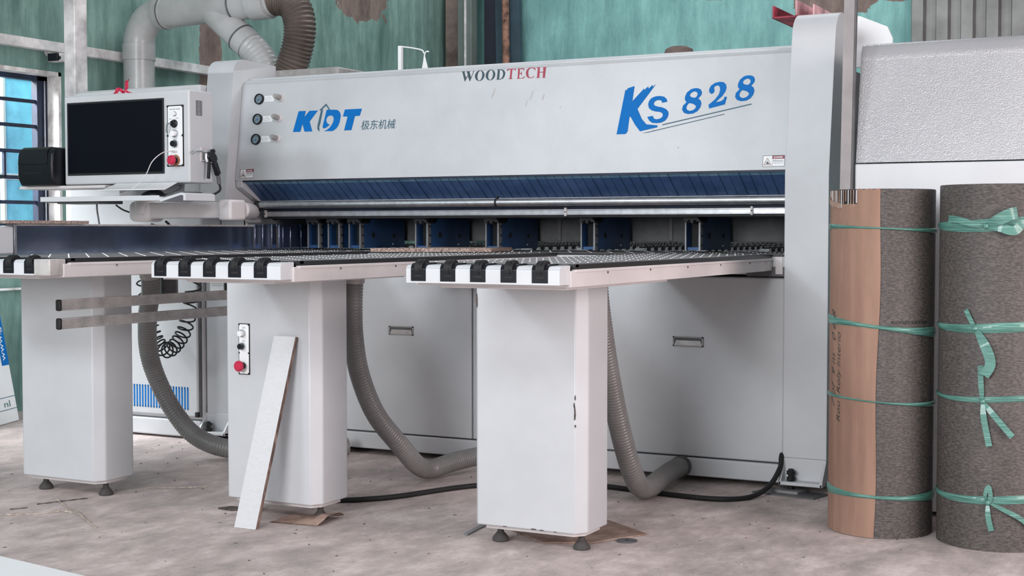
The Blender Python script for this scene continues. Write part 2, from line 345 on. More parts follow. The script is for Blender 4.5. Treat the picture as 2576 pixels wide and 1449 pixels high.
DEC = {
'letter_k':[[(-4.2338,1.6778),(-4.1902,1.6776),(-4.1957,1.6469),(-4.1679,1.6773),(-4.1168,1.6768),(-4.1613,1.6229),(-4.1407,1.5731),(-4.1885,1.5733),(-4.2036,1.6125),(-4.213,1.5733),(-4.2593,1.5737)]],
'arrow':[[(-4.1085,1.6778),(-4.07,1.7097),(-4.0429,1.6774),(-4.0547,1.6793),(-4.0574,1.6859),(-4.0696,1.6993),(-4.0913,1.6823),(-4.0863,1.6795),(-4.0961,1.6109),(-4.1015,1.5938),(-4.0968,1.5717),(-4.1044,1.5756),(-4.1119,1.5855),(-4.1121,1.6006),(-4.0985,1.6761)]],
'letter_d':[[(-4.0642,1.6782),(-4.008,1.6764),(-3.9948,1.6727),(-3.9836,1.6626),(-3.9771,1.6473),(-3.9805,1.6154),(-3.9876,1.5963),(-3.9991,1.5818),(-4.0186,1.5706),(-4.0698,1.5719),(-4.0528,1.5782),(-4.0383,1.5884),(-4.0267,1.602),(-4.0191,1.6167),(-4.0174,1.6317),(-4.0215,1.6426),(-4.0311,1.6483),(-4.044,1.6488),(-4.0552,1.6438),(-4.0609,1.6354),(-4.0619,1.6247),(-4.0562,1.6138),(-4.0478,1.6066),(-4.0377,1.6041),(-4.0493,1.5952),(-4.0615,1.5881),(-4.0716,1.5853),(-4.0783,1.5876),(-4.0806,1.5974)]],
'letter_t':[[(-3.9554,1.6754),(-3.8553,1.6757),(-3.8647,1.641),(-3.8929,1.6403),(-3.9076,1.5719),(-3.9508,1.5716),(-3.936,1.6394),(-3.9642,1.6411)]],
'big_k':[[(-2.4653,1.6977),(-2.4631,1.7053),(-2.4609,1.7014),(-2.4574,1.7025),(-2.4533,1.7107),(-2.4211,1.7186),(-2.4276,1.6515),(-2.3793,1.7014),(-2.3756,1.7071),(-2.3745,1.6986),(-2.3565,1.7138),(-2.3538,1.704),(-2.3354,1.7204),(-2.3348,1.7107),(-2.3187,1.7238),(-2.4009,1.6161),(-2.3777,1.571),(-2.3546,1.5462),(-2.3033,1.5401),(-2.3008,1.535),(-2.304,1.5311),(-2.3829,1.5161),(-2.4087,1.5468),(-2.4322,1.5831),(-2.4367,1.5807),(-2.4416,1.5175),(-2.451,1.5064),(-2.494,1.5065)]],
'letter_s':[[(-2.2621,1.642),(-2.2867,1.6385),(-2.289,1.6469),(-2.2954,1.6504),(-2.3102,1.651),(-2.3218,1.6445),(-2.3253,1.6358),(-2.3208,1.6281),(-2.3084,1.6233),(-2.2841,1.6183),(-2.2676,1.6108),(-2.2564,1.6003),(-2.253,1.5889),(-2.2561,1.574),(-2.2671,1.5594),(-2.2853,1.5513),(-2.3065,1.5495),(-2.3281,1.552),(-2.3421,1.5621),(-2.3526,1.5789),(-2.3268,1.583),(-2.3213,1.5714),(-2.3102,1.5665),(-2.2943,1.5684),(-2.2827,1.575),(-2.2793,1.5837),(-2.2825,1.5926),(-2.2935,1.5985),(-2.3151,1.6014),(-2.3342,1.6072),(-2.347,1.6178),(-2.3515,1.6331),(-2.3489,1.6482),(-2.3376,1.6616),(-2.3193,1.6683),(-2.2979,1.6692),(-2.279,1.6653),(-2.2664,1.6547)]],
'digit_8':[[(-2.1254,1.6953),(-2.112,1.6902),(-2.1048,1.6775),(-2.1067,1.6652),(-2.1201,1.6496),(-2.1092,1.6417),(-2.1045,1.6278),(-2.1087,1.6107),(-2.1208,1.595),(-2.1398,1.5858),(-2.1632,1.5842),(-2.1819,1.5899),(-2.1919,1.604),(-2.189,1.6214),(-2.1729,1.6369),(-2.1813,1.646),(-2.1814,1.661),(-2.174,1.6781),(-2.1565,1.6923),(-2.141,1.6958)],[(-2.1504,1.6783),(-2.1389,1.6823),(-2.1269,1.6772),(-2.1238,1.6684),(-2.1284,1.6587),(-2.136,1.654),(-2.1518,1.6572),(-2.1595,1.6638),(-2.1574,1.6724)],[(-2.1608,1.6322),(-2.1409,1.6274),(-2.1286,1.6177),(-2.1307,1.6091),(-2.1406,1.6008),(-2.1561,1.5976),(-2.1682,1.6026),(-2.1727,1.612),(-2.1694,1.6231)]],
'digit_2':[[(-2.0615,1.6669),(-2.0723,1.676),(-2.0731,1.6884),(-2.0661,1.703),(-2.0488,1.7145),(-2.0284,1.7185),(-2.0103,1.7164),(-1.9982,1.7059),(-1.9949,1.691),(-1.9991,1.6751),(-2.0121,1.656),(-2.0401,1.6313),(-2.0185,1.6336),(-2.0061,1.641),(-2.0012,1.6531),(-1.9906,1.6514),(-1.9985,1.6197),(-2.0682,1.6046),(-2.0722,1.6203),(-2.0446,1.6426),(-2.0279,1.6641),(-2.0231,1.6836),(-2.0259,1.6974),(-2.0327,1.7026),(-2.0429,1.7024),(-2.0515,1.6949),(-2.0482,1.6823),(-2.0502,1.6725)]],
'digit_8b':[[(-1.8903,1.7394),(-1.8775,1.7343),(-1.8706,1.7217),(-1.8724,1.7096),(-1.8854,1.6944),(-1.8749,1.6865),(-1.8704,1.6729),(-1.8745,1.656),(-1.8862,1.6407),(-1.9046,1.6317),(-1.9272,1.6302),(-1.9452,1.6359),(-1.9549,1.6498),(-1.952,1.6668),(-1.9364,1.6821),(-1.9445,1.691),(-1.9445,1.7058),(-1.9374,1.7226),(-1.9204,1.7365),(-1.9055,1.7399)],[(-1.9146,1.7227),(-1.9035,1.7266),(-1.8919,1.7216),(-1.8889,1.7129),(-1.8934,1.7033),(-1.9007,1.6988),(-1.916,1.7019),(-1.9234,1.7084),(-1.9214,1.7169)],[(-1.9248,1.6774),(-1.9056,1.6726),(-1.8937,1.663),(-1.8958,1.6545),(-1.9054,1.6464),(-1.9204,1.6434),(-1.932,1.6483),(-1.9363,1.6576),(-1.9331,1.6684)]],
'underline':[[(-2.2795,1.5436),(-1.8808,1.6185),(-1.8793,1.614),(-2.2792,1.539)]],
'underline2':[[(-2.3737,1.5072),(-1.9988,1.5792),(-1.9978,1.5762),(-2.3468,1.5089)]],
'w_w':[[(-3.3093,1.8301),(-3.2903,1.8302),(-3.293,1.8272),(-3.2827,1.7985),(-3.2737,1.8103),(-3.2789,1.8256),(-3.2832,1.8293),(-3.2622,1.8291),(-3.2653,1.8257),(-3.2558,1.7989),(-3.2451,1.8264),(-3.2503,1.8293),(-3.2393,1.8293),(-3.2421,1.8263),(-3.2603,1.7798),(-3.2734,1.8068),(-3.2873,1.7803),(-3.304,1.8269)]],
'w_o':[[(-3.1839,1.804),(-3.1856,1.7963),(-3.1896,1.7894),(-3.1955,1.7841),(-3.2028,1.7809),(-3.2107,1.78),(-3.2185,1.7816),(-3.2254,1.7856),(-3.2307,1.7915),(-3.234,1.7987),(-3.2348,1.8066),(-3.2331,1.8144),(-3.229,1.8212),(-3.2231,1.8266),(-3.2158,1.8298),(-3.2078,1.8306),(-3.2001,1.829),(-3.1932,1.825),(-3.1879,1.8191),(-3.1847,1.8119)],[(-3.1958,1.8046),(-3.1968,1.7975),(-3.199,1.7912),(-3.2022,1.7863),(-3.2059,1.7832),(-3.21,1.7822),(-3.2139,1.7836),(-3.2173,1.787),(-3.2199,1.7923),(-3.2214,1.7988),(-3.2216,1.8059),(-3.2206,1.813),(-3.2184,1.8194),(-3.2152,1.8243),(-3.2114,1.8274),(-3.2074,1.8283),(-3.2034,1.827),(-3.2,1.8235),(-3.1975,1.8183),(-3.196,1.8118)]],
'w_o2':[[(-3.127,1.8042),(-3.1286,1.7965),(-3.1326,1.7897),(-3.1385,1.7844),(-3.1457,1.7812),(-3.1536,1.7803),(-3.1613,1.7819),(-3.1682,1.7859),(-3.1734,1.7917),(-3.1766,1.799),(-3.1774,1.8068),(-3.1757,1.8146),(-3.1717,1.8214),(-3.1658,1.8267),(-3.1586,1.8299),(-3.1507,1.8307),(-3.143,1.8291),(-3.1361,1.8251),(-3.1309,1.8193),(-3.1277,1.8121)],[(-3.1387,1.8048),(-3.1398,1.7978),(-3.142,1.7915),(-3.1451,1.7866),(-3.1488,1.7835),(-3.1529,1.7826),(-3.1568,1.7839),(-3.1602,1.7873),(-3.1627,1.7925),(-3.1642,1.799),(-3.1644,1.8062),(-3.1633,1.8132),(-3.1611,1.8195),(-3.158,1.8245),(-3.1543,1.8275),(-3.1502,1.8284),(-3.1463,1.8271),(-3.143,1.8237),(-3.1404,1.8184),(-3.139,1.812)]],
'w_d':[[(-3.1181,1.8294),(-3.0957,1.8294),(-3.0817,1.824),(-3.0744,1.8123),(-3.0758,1.7985),(-3.0827,1.7867),(-3.0979,1.7814),(-3.1232,1.7814),(-3.1165,1.7832),(-3.1149,1.8257)],[(-3.1043,1.8269),(-3.0974,1.8265),(-3.0891,1.82),(-3.0855,1.8111),(-3.0864,1.7973),(-3.0934,1.7864),(-3.1048,1.7835)]],
't_t':[[(-3.0646,1.8291),(-3.021,1.8285),(-3.0211,1.8161),(-3.0244,1.8227),(-3.0314,1.8256),(-3.0382,1.8256),(-3.04,1.7863),(-3.0329,1.7816),(-3.057,1.7806),(-3.0495,1.7842),(-3.0479,1.8256),(-3.0565,1.8252),(-3.0656,1.8174)]],
't_e':[[(-3.0133,1.8285),(-2.9768,1.8275),(-2.9764,1.8149),(-2.9812,1.823),(-2.9996,1.8248),(-2.9992,1.8067),(-2.9924,1.8063),(-2.988,1.8164),(-2.9875,1.7923),(-2.9922,1.8028),(-2.9999,1.8032),(-3.0003,1.7834),(-2.9878,1.7828),(-2.9766,1.7865),(-2.9698,1.7934),(-2.9752,1.7813),(-3.0135,1.7801),(-3.008,1.7838),(-3.0082,1.8244)]],
't_c':[[(-2.9195,1.8274),(-2.9194,1.8128),(-2.9248,1.8217),(-2.9356,1.8265),(-2.947,1.8254),(-2.9539,1.8163),(-2.9548,1.8026),(-2.9509,1.7887),(-2.9428,1.7823),(-2.9324,1.7835),(-2.9224,1.7898),(-2.9249,1.7839),(-2.9378,1.7794),(-2.9533,1.7819),(-2.9635,1.791),(-2.967,1.8067),(-2.9628,1.8203),(-2.9511,1.8291),(-2.9358,1.8295),(-2.9252,1.8268)]],
't_h':[[(-2.9158,1.8281),(-2.893,1.8282),(-2.8966,1.8253),(-2.8962,1.8068),(-2.8782,1.8064),(-2.8786,1.8252),(-2.8835,1.828),(-2.8608,1.8272),(-2.8653,1.8245),(-2.8678,1.7802),(-2.862,1.7782),(-2.8837,1.7784),(-2.8782,1.7807),(-2.8785,1.8035),(-2.8963,1.8035),(-2.8959,1.7816),(-2.8923,1.7797),(-2.9159,1.7787),(-2.9076,1.7814),(-2.9069,1.8242)]],
}
# ================================================================ setting
m = MB(); m.box(-6.7, 4.5, -2.5, 11.42, -.1, 0, FLOORM); struct(m, 'floor')
m = MB()
m.box(-6.62, -6.5, 2.0, 4.7, 0, 4.3, WL); m.box(-6.62, -6.5, 6.456, 11.4, 0, 4.3, WL)
m.box(-6.62, -6.5, 4.7, 6.456, 0, .98, WL); m.box(-6.62, -6.5, 4.7, 6.456, 2.03, 4.3, WL)
struct(m, 'wall_left')
m = MB(); m.box(-6.5, 4.5, 11.3, 11.42, 0, 4.3, WB); struct(m, 'wall_back')
# whitewashed lining of the window opening
m = MB()
m.box(-6.66, -6.496, 6.452, 6.475, .98, 2.05, PLAST); m.box(-6.66, -6.496, 4.7, 6.475, 2.026, 2.05, PLAST); m.box(-6.66, -6.49, 4.7, 6.475, .965, .984, PLAST)
struct(m, 'trim_1', label='whitewashed plaster lining of the window opening')
w = bpy.data.objects.new('window_1', None); COL.objects.link(w); w.location = (-6.62, 5.6, .98); w['_loc'] = (-6.62, 5.6, .98); w['kind'] = 'structure'
w['label'] = 'barred steel window with blue shutter leaves in the green side wall'
m = MB()
m.box(-6.64, -6.59, 6.37, 6.455, .98, 2.03, NAVY); m.box(-6.64, -6.59, 4.7, 6.455, 1.995, 2.03, NAVY); m.box(-6.64, -6.59, 4.7, 6.455, .98, 1.01, NAVY)
m.box(-6.64, -6.59, 4.7, 4.76, .98, 2.03, NAVY)
m.box(-6.585, -6.575, 6.415, 6.423, .98, 2.0, ALU)
m.build('window_frame', w, .003)
for z in (1.868, 1.716, 1.560, 1.402, 1.252, 1.12):
    m = MB(); m.box(-6.615, -6.60, 4.74, 6.40, z-.011, z+.011, NAVY); m.build('window_bar', w, .002)
m = MB(); m.box(-6.618, -6.60, 6.112, 6.128, 1.405, 1.555, NAVY); m.build('window_bar', w)
# shutter leaf standing open outside
m = MB()
m.box(-6.93, -6.90, 6.385, 6.67, 1.44, 2.045, SHUT); m.box(-6.93, -6.90, 6.385, 6.67, .95, 1.40, SHUT)
m.box(-6.90, -6.885, 6.375, 6.395, .95, 2.05, BRIGHT); m.box(-6.90, -6.885, 6.395, 6.67, 2.03, 2.05, BRIGHT); m.box(-6.90, -6.885, 6.395, 6.67, 1.40, 1.43, PLAST)
m.box(-6.898, -6.888, 6.395, 6.40, .95, 2.03, LOGOB)
m.build('shutter_leaf', w)
m = MB(); m.box(-9.2, -9.1, 3.0, 14, 0, 5, BRIGHT); struct(m, 'wall_outside', label='pale wall of the yard seen through the window')

# purlin on the side wall, steel post, camera
m = MB(); m.box(-6.5, -6.44, 2.0, 9.0, 2.165, 2.225, GALV); struct(m, 'trim_2', .004, 'galvanised rail running along the green side wall')
m = MB(); m.box(-6.5, -6.46, 2.0, 8.0, .728, .742, PLAST); struct(m, 'trim_3', .003, 'pale ledge low on the green side wall')
t = thing('steel_post', (-6.15, 6.25, 0), 'square galvanised steel post in front of the green side wall beside the window', 'post')
m = MB(); m.box(-6.196, -6.109, 6.2, 6.303, .012, 4.3, GALV); m.build('post_tube', t, .006)
m = MB(); m.box(-6.25, -6.06, 6.15, 6.36, 0, .012, DGREY); m.build('base_plate', t)
t = thing('security_camera', (-6.5, 6.35, 2.12), 'small white wall camera with a black face under the galvanised rail', 'camera')
m = MB(); m.box(-6.47, -6.36, 6.335, 6.40, 2.10, 2.15, CREAM); m.build('camera_body', t, .008)
m = MB(); m.cyl((-6.365, 6.335, 2.12), (-6.365, 6.322, 2.12), .012, BLACK); m.box(-6.45, -6.37, 6.32, 6.336, 2.102, 2.148, BLACK); m.build('lens_hood', t, .003)
m = MB(); m.cyl((-6.5, 6.37, 2.165), (-6.43, 6.37, 2.14), .01, CREAM); m.cyl((-6.5, 6.37, 2.165), (-6.49, 6.37, 2.165), .025, CREAM); m.build('bracket', t)

# ================================================================ panel saw
saw = thing('panel_saw', (-3.15, 6.1, 0), 'long white beam panel saw with blue strip curtain, blue grippers and blue lettering', 'panel saw')
m = MB(); m.box(-4.60, -1.70, 5.735, 7.0, .11, .885, WHITE); m.build('machine_base', saw, .004)
m = MB(); m.box(-4.60, -1.702, 5.712, 6.95, .028, .106, WHITE); m.build('plinth', saw, .006)
for x0, x1, hx0, hx1 in ((-4.58, -3.19, -3.638, -3.502), (-3.182, -1.704, -2.193, -2.056)):
    m = MB(); m.box(x0, x1, 5.718, 5.738, .112, .884, WHITE); p = m.build('base_panel', saw, .006)
    m = MB(); y = 5.7165; zc = .605; h = .021
    m.box(hx0, hx1, y-.004, y+.001, zc+h-.005, zc+h, GREYP); m.box(hx0, hx1, y-.004, y+.001, zc-h, zc-h+.005, GREYP)
    m.box(hx0, hx0+.006, y-.004, y+.001, zc-h, zc+h, GREYP); m.box(hx1-.006, hx1, y-.004, y+.001, zc-h, zc+h, GREYP)
    m.add([(hx0+.006, y-.003, zc-h+.005), (hx1-.006, y-.003, zc-h+.005), (hx1-.014, y-.0006, zc+.004), (hx0+.014, y-.0006, zc+.004)], [(0, 1, 2, 3)], ALUD)
    m.add([(hx0+.006, y-.0004, zc-h+.005), (hx1-.006, y-.0004, zc-h+.005), (hx1-.006, y-.0004, zc+h-.005), (hx0+.006, y-.0004, zc+h-.005)], [(0, 1, 2, 3)], DGREY)
    m.build('recessed_handle', p)
m = MB(); m.box(-4.62, -1.70, 5.70, 6.72, .897, .972, WHITE); m.box(-4.62, -1.70, 5.704, 6.40, .972, .981, EDGE); m.box(-4.615, -1.70, 5.71, 6.39, .981, .9825, TOPG)
for i in range(28):
    for j in range(6):
        m.cyl((-4.5+i*.1+.05*(j % 2), 5.76+j*.1, .9824), (-4.5+i*.1+.05*(j % 2), 5.76+j*.1, .9842), .0035, DOT, 6)
m.build('work_table', saw, .002)
m = MB(); m.box(-1.735, -1.705, 5.694, 5.70, .90, .972, CREAM); m.box(-1.86, -1.70, 5.695, 5.701, .89, .93, DGREY); m.build('table_bracket', saw)

# end columns: upright front, leaning back above hand height, rounded top
def column_profile(y0, zl, slope, ztop, rad, yback, zb):
    yt = y0+slope*(ztop-rad*1.0-zl); pr = [(y0, zb), (y0, zl)]
    for k in range(9):
        a = k/8*PI/2
        pr.append((yt+rad*1.1*(1-math.cos(a)), ztop-rad+rad*math.sin(a)))
    return pr+[(yback, ztop-.006), (yback, zb)]
m = MB(); m.yz(column_profile(5.70, 1.312, .145, 1.988, .11, 5.95, .14), -1.70, -1.517, WHITE); m.build('end_column', saw, .01, seg=3)
m = MB(); m.yz(column_profile(5.69, 1.228, .115, 1.958, .075, 6.12, 1.228), -4.765, -4.60, WHITE); m.build('end_column', saw, .01, seg=3)
m = MB(); m.box(-4.765, -4.60, 5.86, 6.9, .98, 1.23, WHITE); m.box(-4.765, -4.62, 5.735, 6.9, .12, .98, WHITE); m.box(-4.62, -4.595, 5.86, 5.90, .98, 1.228, CREAM); m.build('column_base', saw, .006)
m = MB(); m.box(-4.76, -4.2, 6.12, 6.8, 1.80, 1.93, GREYP); m.build('dust_box', saw, .01)
# machine feet: flared bracket, levelling bolt
for x0, x1, yb in ((-1.70, -1.517, 5.70), (-4.775, -4.60, 5.735)):
    m = MB(); m.yz([(yb+.06, .14), (yb+.005, .14), (yb-.062, .055), (yb-.062, .035), (yb+.06, .035)], x0, x0+.012, WHITE)
    m.yz([(yb+.06, .14), (yb+.005, .14), (yb-.062, .055), (yb-.062, .035), (yb+.06, .035)], x1-.012, x1, WHITE)
    m.box(x0, x1, yb-.062, yb+.06, .035, .05, WHITE); m.box(x0, x1, yb-.003, yb+.3, .035, .14, WHITE); f = m.build('foot_bracket', saw, .003)
    m = MB(); xb = x0+.045; yy = yb-.033
    m.cyl((xb, yy, .004), (xb, yy, .10), .011, SOOT, 16); m.cyl((xb, yy, .052), (xb, yy, .066), .02, SOOT, 6); m.cyl((xb, yy, .078), (xb, yy, .092), .02, SOOT, 6); m.build('levelling_bolt', f, .001)

# hood
SL = .1456
def hy(z): return 5.77+SL*(z-1.335)
pr = [(5.95, 1.335), (5.77, 1.335), (hy(1.825), 1.825)]
for k in range(7):
    a = k/6*PI/2; pr.append((hy(1.825)+.028*(1-math.cos(a)), 1.825+.026*math.sin(a)))
pr += [(6.62, 1.862), (6.62, 1.335)]
m = MB(); m.yz(pr, -4.598, -1.702, HOODM)
m.box(-4.59, -1.71, hy(1.85)+.035, hy(1.85)+.05, 1.85, 1.862, HOODM)
hood = m.build('hood', saw, .004)
m = MB(); m.yz([(5.772, 1.336), (5.775, 1.30), (5.93, 1.222), (6.0, 1.222), (6.0, 1.336)], -4.597, -4.556, WHITE); m.build('hood_end_plate', saw, .003)
m = MB(); m.box(-4.597, -1.702, 5.93, 6.62, 1.225, 1.338, NAVY); m.box(-4.44, -1.702, 5.83, 6.44, 1.140, 1.228, NAVY); m.box(-4.44, -1.702, 5.80, 5.835, 1.140, 1.149, SOOT); m.build('pressure_beam', saw, .002)
# strip curtain: overlapping vertical strips
m = MB(); n = 62; x = -4.556; dx = (4.556-1.706)/n
CURT = chip('blue_curtain_strips', (62, 88, 130), (78, 106, 148), 5, (1, 1, 1), .42)
CURT2 = chip('pale_blue_curtain_strips', (96, 136, 164), (122, 158, 180), 9, (1, 1, 1), .5)  # paler blue for the top band of each strip
for i in range(n):
    r = random.uniform(-.002, .002); a = x+i*dx; b_ = a+dx*1.12
    def q(u, t): return (u, 5.782+.158*t+(.0035 if u == a else -.0025)+r, 1.333-.108*t)
    m.add([q(a, 0), q(b_, 0), q(b_, .16), q(a, .16)], [(0, 1, 2, 3)], CURT2)
    m.add([q(a, .16), q(b_, .16), q(b_, 1), q(a, 1)], [(0, 1, 2, 3)], CURT)
m.box(-4.556, -1.706, 5.776, 5.784, 1.327, 1.334, NAVY)
m.build('strip_curtain', saw, smooth=0)
m = MB(); m.box(-4.556, -1.706, 5.915, 5.93, 1.218, 1.234, ALUD); m.build('curtain_rail', saw, .002)
# safety bar (round tube) and flat rail in front of the opening
m = MB(); m.cyl((-4.44, 5.765, 1.209), (-1.702, 5.765, 1.209), .0175, ALU, 24); bar = m.build('safety_bar', saw)
m = MB(); m.cyl((-4.462, 5.765, 1.203), (-4.436, 5.765, 1.203), .027, SOOT, 24); m.build('end_cap', bar, .003)
m = MB(); m.cyl((-3.085, 5.765, 1.209), (-3.076, 5.765, 1.209), .020, SOOT, 20); m.box(-3.083, -3.078, 5.765, 5.78, 1.209, 1.24, SOOT); m.build('clip', bar)
m = MB(); m.box(-4.43, -1.702, 5.792, 5.812, 1.150, 1.177, ALU); m.box(-4.43, -1.702, 5.788, 5.793, 1.152, 1.156, ALU); m.box(-4.43, -1.702, 5.788, 5.793, 1.171, 1.175, ALU)
rail = m.build('flat_rail', saw, .001)
for xx in (-2.74, -1.868, -4.42):
    m = MB(); m.box(xx-.005, xx+.005, 5.782, 5.794, 1.146, 1.184, ALUD); m.cyl((xx, 5.783, 1.165), (xx, 5.779, 1.165), .003, SOOT, 8); m.build('clip', rail, .001)
m = MB(); m.cyl((-4.40, 5.83, 1.15), (-4.35, 5.83, 1.15), .018, SOOT, 16); m.build('end_cap', rail)
# fittings on the hood, built on its sloping face
N = Vector((0, -1, SL)).normalized(); UP = Vector((0, SL, 1)).normalized()
def hp(x, z, d=.0012): return Vector((x, hy(z), z))+N*d
for zc in (1.749, 1.646, 1.543):
    xg = -4.485; c = hp(xg, zc, 0)
    m = MB(); m.lathe([(.0225, .003), (.0225, .010), (.025, .012), (.0275, .010), (.0282, 0), (.0282, -.002)], c, BLACK, 32, N)
    m.lathe([(0, .004), (.0225, .004)], c, DIAL, 32, N)
    for k in range(9):
        a = math.radians(-135+k*33.75); d1 = (Vector((1, 0, 0))*math.sin(a)+UP*math.cos(a))
        m.cyl(c+N*.0048+d1*.013, c+N*.0048+d1*.018, .0009, BLACK, 4)
    d1 = (Vector((1, 0, 0))*-.6+UP*-.8)
    m.cyl(c+N*.006, c+N*.006+d1*.013, .0009, LOGOB, 4); m.cyl(c+N*.0045, c+N*.007, .003, LOGOB, 10)
    m.build('pressure_gauge', hood)
    m = MB(); m.flat([[(-4.4534, zc-.015), (-4.392, zc-.015), (-4.392, zc+.0155), (-4.4534, zc+.0155)]], lambda a, b: hp(a, b), LABEL)
    pts = [(-4.448, zc-.004), (-4.44, zc+.004), (-4.432, zc+.001), (-4.428, zc+.009), (-4.42, zc+.005), (-4.415, zc-.003), (-4.425, zc-.008), (-4.44, zc-.009)]
    for (a, b), (c2, d2) in zip(pts, pts[1:]+pts[:1]): m.cyl(hp(a, b, .0014), hp(c2, d2, .0014), .0004, STRAP, 4)
    m.build('picture_label', hood)
    c = hp(-4.353, zc+.001, 0)
    m = MB(); m.lathe([(0, .012), (.018, .012), (.0195, .009), (.0205, 0)], c, CREAM, 28, N); m.lathe([(0, .052), (.011, .052), (.0125, .048), (.0145, .018), (.0155, .012)], c, GREYP, 14, N)
    m.build('regulator_knob', hood)
def mark(name, keys, mat):
    m = MB()
    for k in keys: m.flat(DEC[k], lambda a, b: hp(a, b), mat)
    return m.build(name, hood, smooth=0)
for ky in ('letter_k', 'letter_d', 'letter_t'): mark('logo_letter', [ky], LOGOB)
mark('arrow_mark', ['arrow'], LOGOD)
for nm, ky in (('large_letter', 'big_k'), ('small_letter', 'letter_s'), ('digit_eight', 'digit_8'), ('digit_two', 'digit_2'), ('digit_eight', 'digit_8b')): mark(nm, [ky], LOGOB)
mark('underline', ['underline'], LOGOD); mark('underline', ['underline2'], LOGOD)
mark('dark_lettering', ['w_w', 'w_o', 'w_o2', 'w_d'], WOODG)
mark('red_lettering', ['t_t', 't_e', 't_c', 't_h'], WOODR)
m = MB()
put_text(m, '极东机械', lambda a, b: hp(a, b+(a+3.85)*.0), -3.852, -3.655, 1.571, 1.618, LOGOD, shear=.1)
m.build('chinese_lettering', hood, smooth=0)
m = MB(); STAIN = paint('faint_brown_stain', (184, 180, 178), .5, 0, var=.05)
for (sx, sz, sw, sh) in ((-3.13, 1.72, .004, .05), (-2.93, 1.70, .003, .045), (-2.955, 1.665, .003, .03), (-2.87, 1.69, .004, .03), (-2.78, 1.64, .003, .006), (-3.62, 1.55, .002, .006), (-2.32, 1.52, .003, .006), (-2.0, 1.62, .003, .007), (-2.20, 1.44, .003, .008)):
    m.flat([[(sx+sw*math.cos(k*PI/5)*(1+.3*math.sin(k*2.3))+.15*sh*math.sin(k*PI/5), sz+sh*.5*math.sin(k*PI/5)) for k in range(10)]], lambda a, b: hp(a, b, .0007), STAIN)
m.build('stain_marks', hood, smooth=0)
def sticker(x0, x1, z0, z1):
    m = MB(); w_ = x1-x0; h_ = z1-z0; xm = x0+w_*.44
    m.flat([[(x0-.001, z0-.001), (x1+.001, z0-.001), (x1+.001, z1+.001), (x0-.001, z1+.001)]], lambda a, b: hp(a, b, .0010), LABEL)
    m.flat([[(x0, z0), (x1, z0), (x1, z1), (x0, z1)], [(x0+.0018, z0+.0018), (x1-.0018, z0+.0018), (x1-.0018, z1-.0018), (x0+.0018, z1-.0018)]], lambda a, b: hp(a, b, .0016), STRAP)
    m.flat([[(xm, z1-.0155), (x1-.0018, z1-.0155), (x1-.0018, z1-.0018), (xm, z1-.0018)]], lambda a, b: hp(a, b, .0016), DRED)
    m.flat([[(xm-.0004, z0), (xm+.0004, z0), (xm+.0004, z1), (xm-.0004, z1)]], lambda a, b: hp(a, b, .0016), STRAP)
    cx = (x0+xm)/2; a0 = .0175
    def tri(s, dz=0): return [(cx-a0*s, z0+.007+a0*(1-s)*.6), (cx+a0*s, z0+.007+a0*(1-s)*.6), (cx, z0+.007+a0*1.8*s+a0*(1-s)*.6)]
    m.flat([tri(1), tri(.80)], lambda a, b: hp(a, b, .0016), YELL)
    m.flat([[(cx-.010, z0+.0115), (cx+.009, z0+.0115), (cx+.008, z0+.016), (cx+.003, z0+.017), (cx+.002, z0+.024), (cx-.001, z0+.024), (cx-.001, z0+.016), (cx-.007, z0+.021), (cx-.008, z0+.0195), (cx-.003, z0+.0135), (cx-.010, z0+.0128)]], lambda a, b: hp(a, b, .0016), STRAP)
    put_text(m, 'DANGER', lambda a, b: hp(a, b, .0022), xm+.006, x1-.008, z1-.0125, z1-.0045, LABEL, offset=.02)
    put_text(m, 'PRESSING', lambda a, b: hp(a, b, .0016), xm+.004, x1-.006, z0+.0205, z0+.027, STRAP)
    put_text(m, 'Keep hands off', lambda a, b: hp(a, b, .0016), xm+.005, x1-.008, z0+.0125, z0+.017, STRAP)
    m.build('warning_sticker', hood, smooth=0)
sticker(-1.8185, -1.7235, 1.3475, 1.3955); sticker(-4.5685, -4.483, 1.3465, 1.3925)
# gripper beam and rear roller rails
m = MB(); m.box(-4.6, -1.70, 6.46, 6.60, 1.026, 1.34, MGREY)
for i in range(5): m.box(-4.3+i*.6, -4.28+i*.6, 6.452, 6.46, 1.03, 1.33, GREYP)
m.build('gripper_beam', saw, .003)
m = MB(); m.box(-1.70, -1.66, 6.0, 8.6, .02, 1.83, DGREY); m.build('dark_gap_backing', saw)  # dark panel added to keep the gap beside the leaning profile dark
for i in range(9):
    xr = -4.45+i*.33
    m = MB(); m.box(xr, xr+.05, 6.75, 9.6, .945, .990, BRIGHT)
    for k in range(28): m.cyl((xr+.052, 6.80+k*.10, .990), (xr+.062, 6.80+k*.10, .990), .016, SOOT, 12); m.cyl((xr+.012, 6.80+k*.10, .990), (xr+.038, 6.80+k*.10, .990), .014, SOOT, 10)
    m.build('roller_rail', saw)
m = MB(); m.box(-4.6, -1.7, 9.6, 9.7, 0, 1.0, WHITE); m.box(-4.6, -4.5, 7.0, 9.6, .0, .94, WHITE); m.box(-1.8, -1.7, 7.0, 9.6, 0, .94, WHITE); m.build('rear_frame', saw)
m = MB(); m.box(-4.5, -1.8, 8.9, 9.0, 1.0, 1.34, MGREY); m.build('carriage', saw)
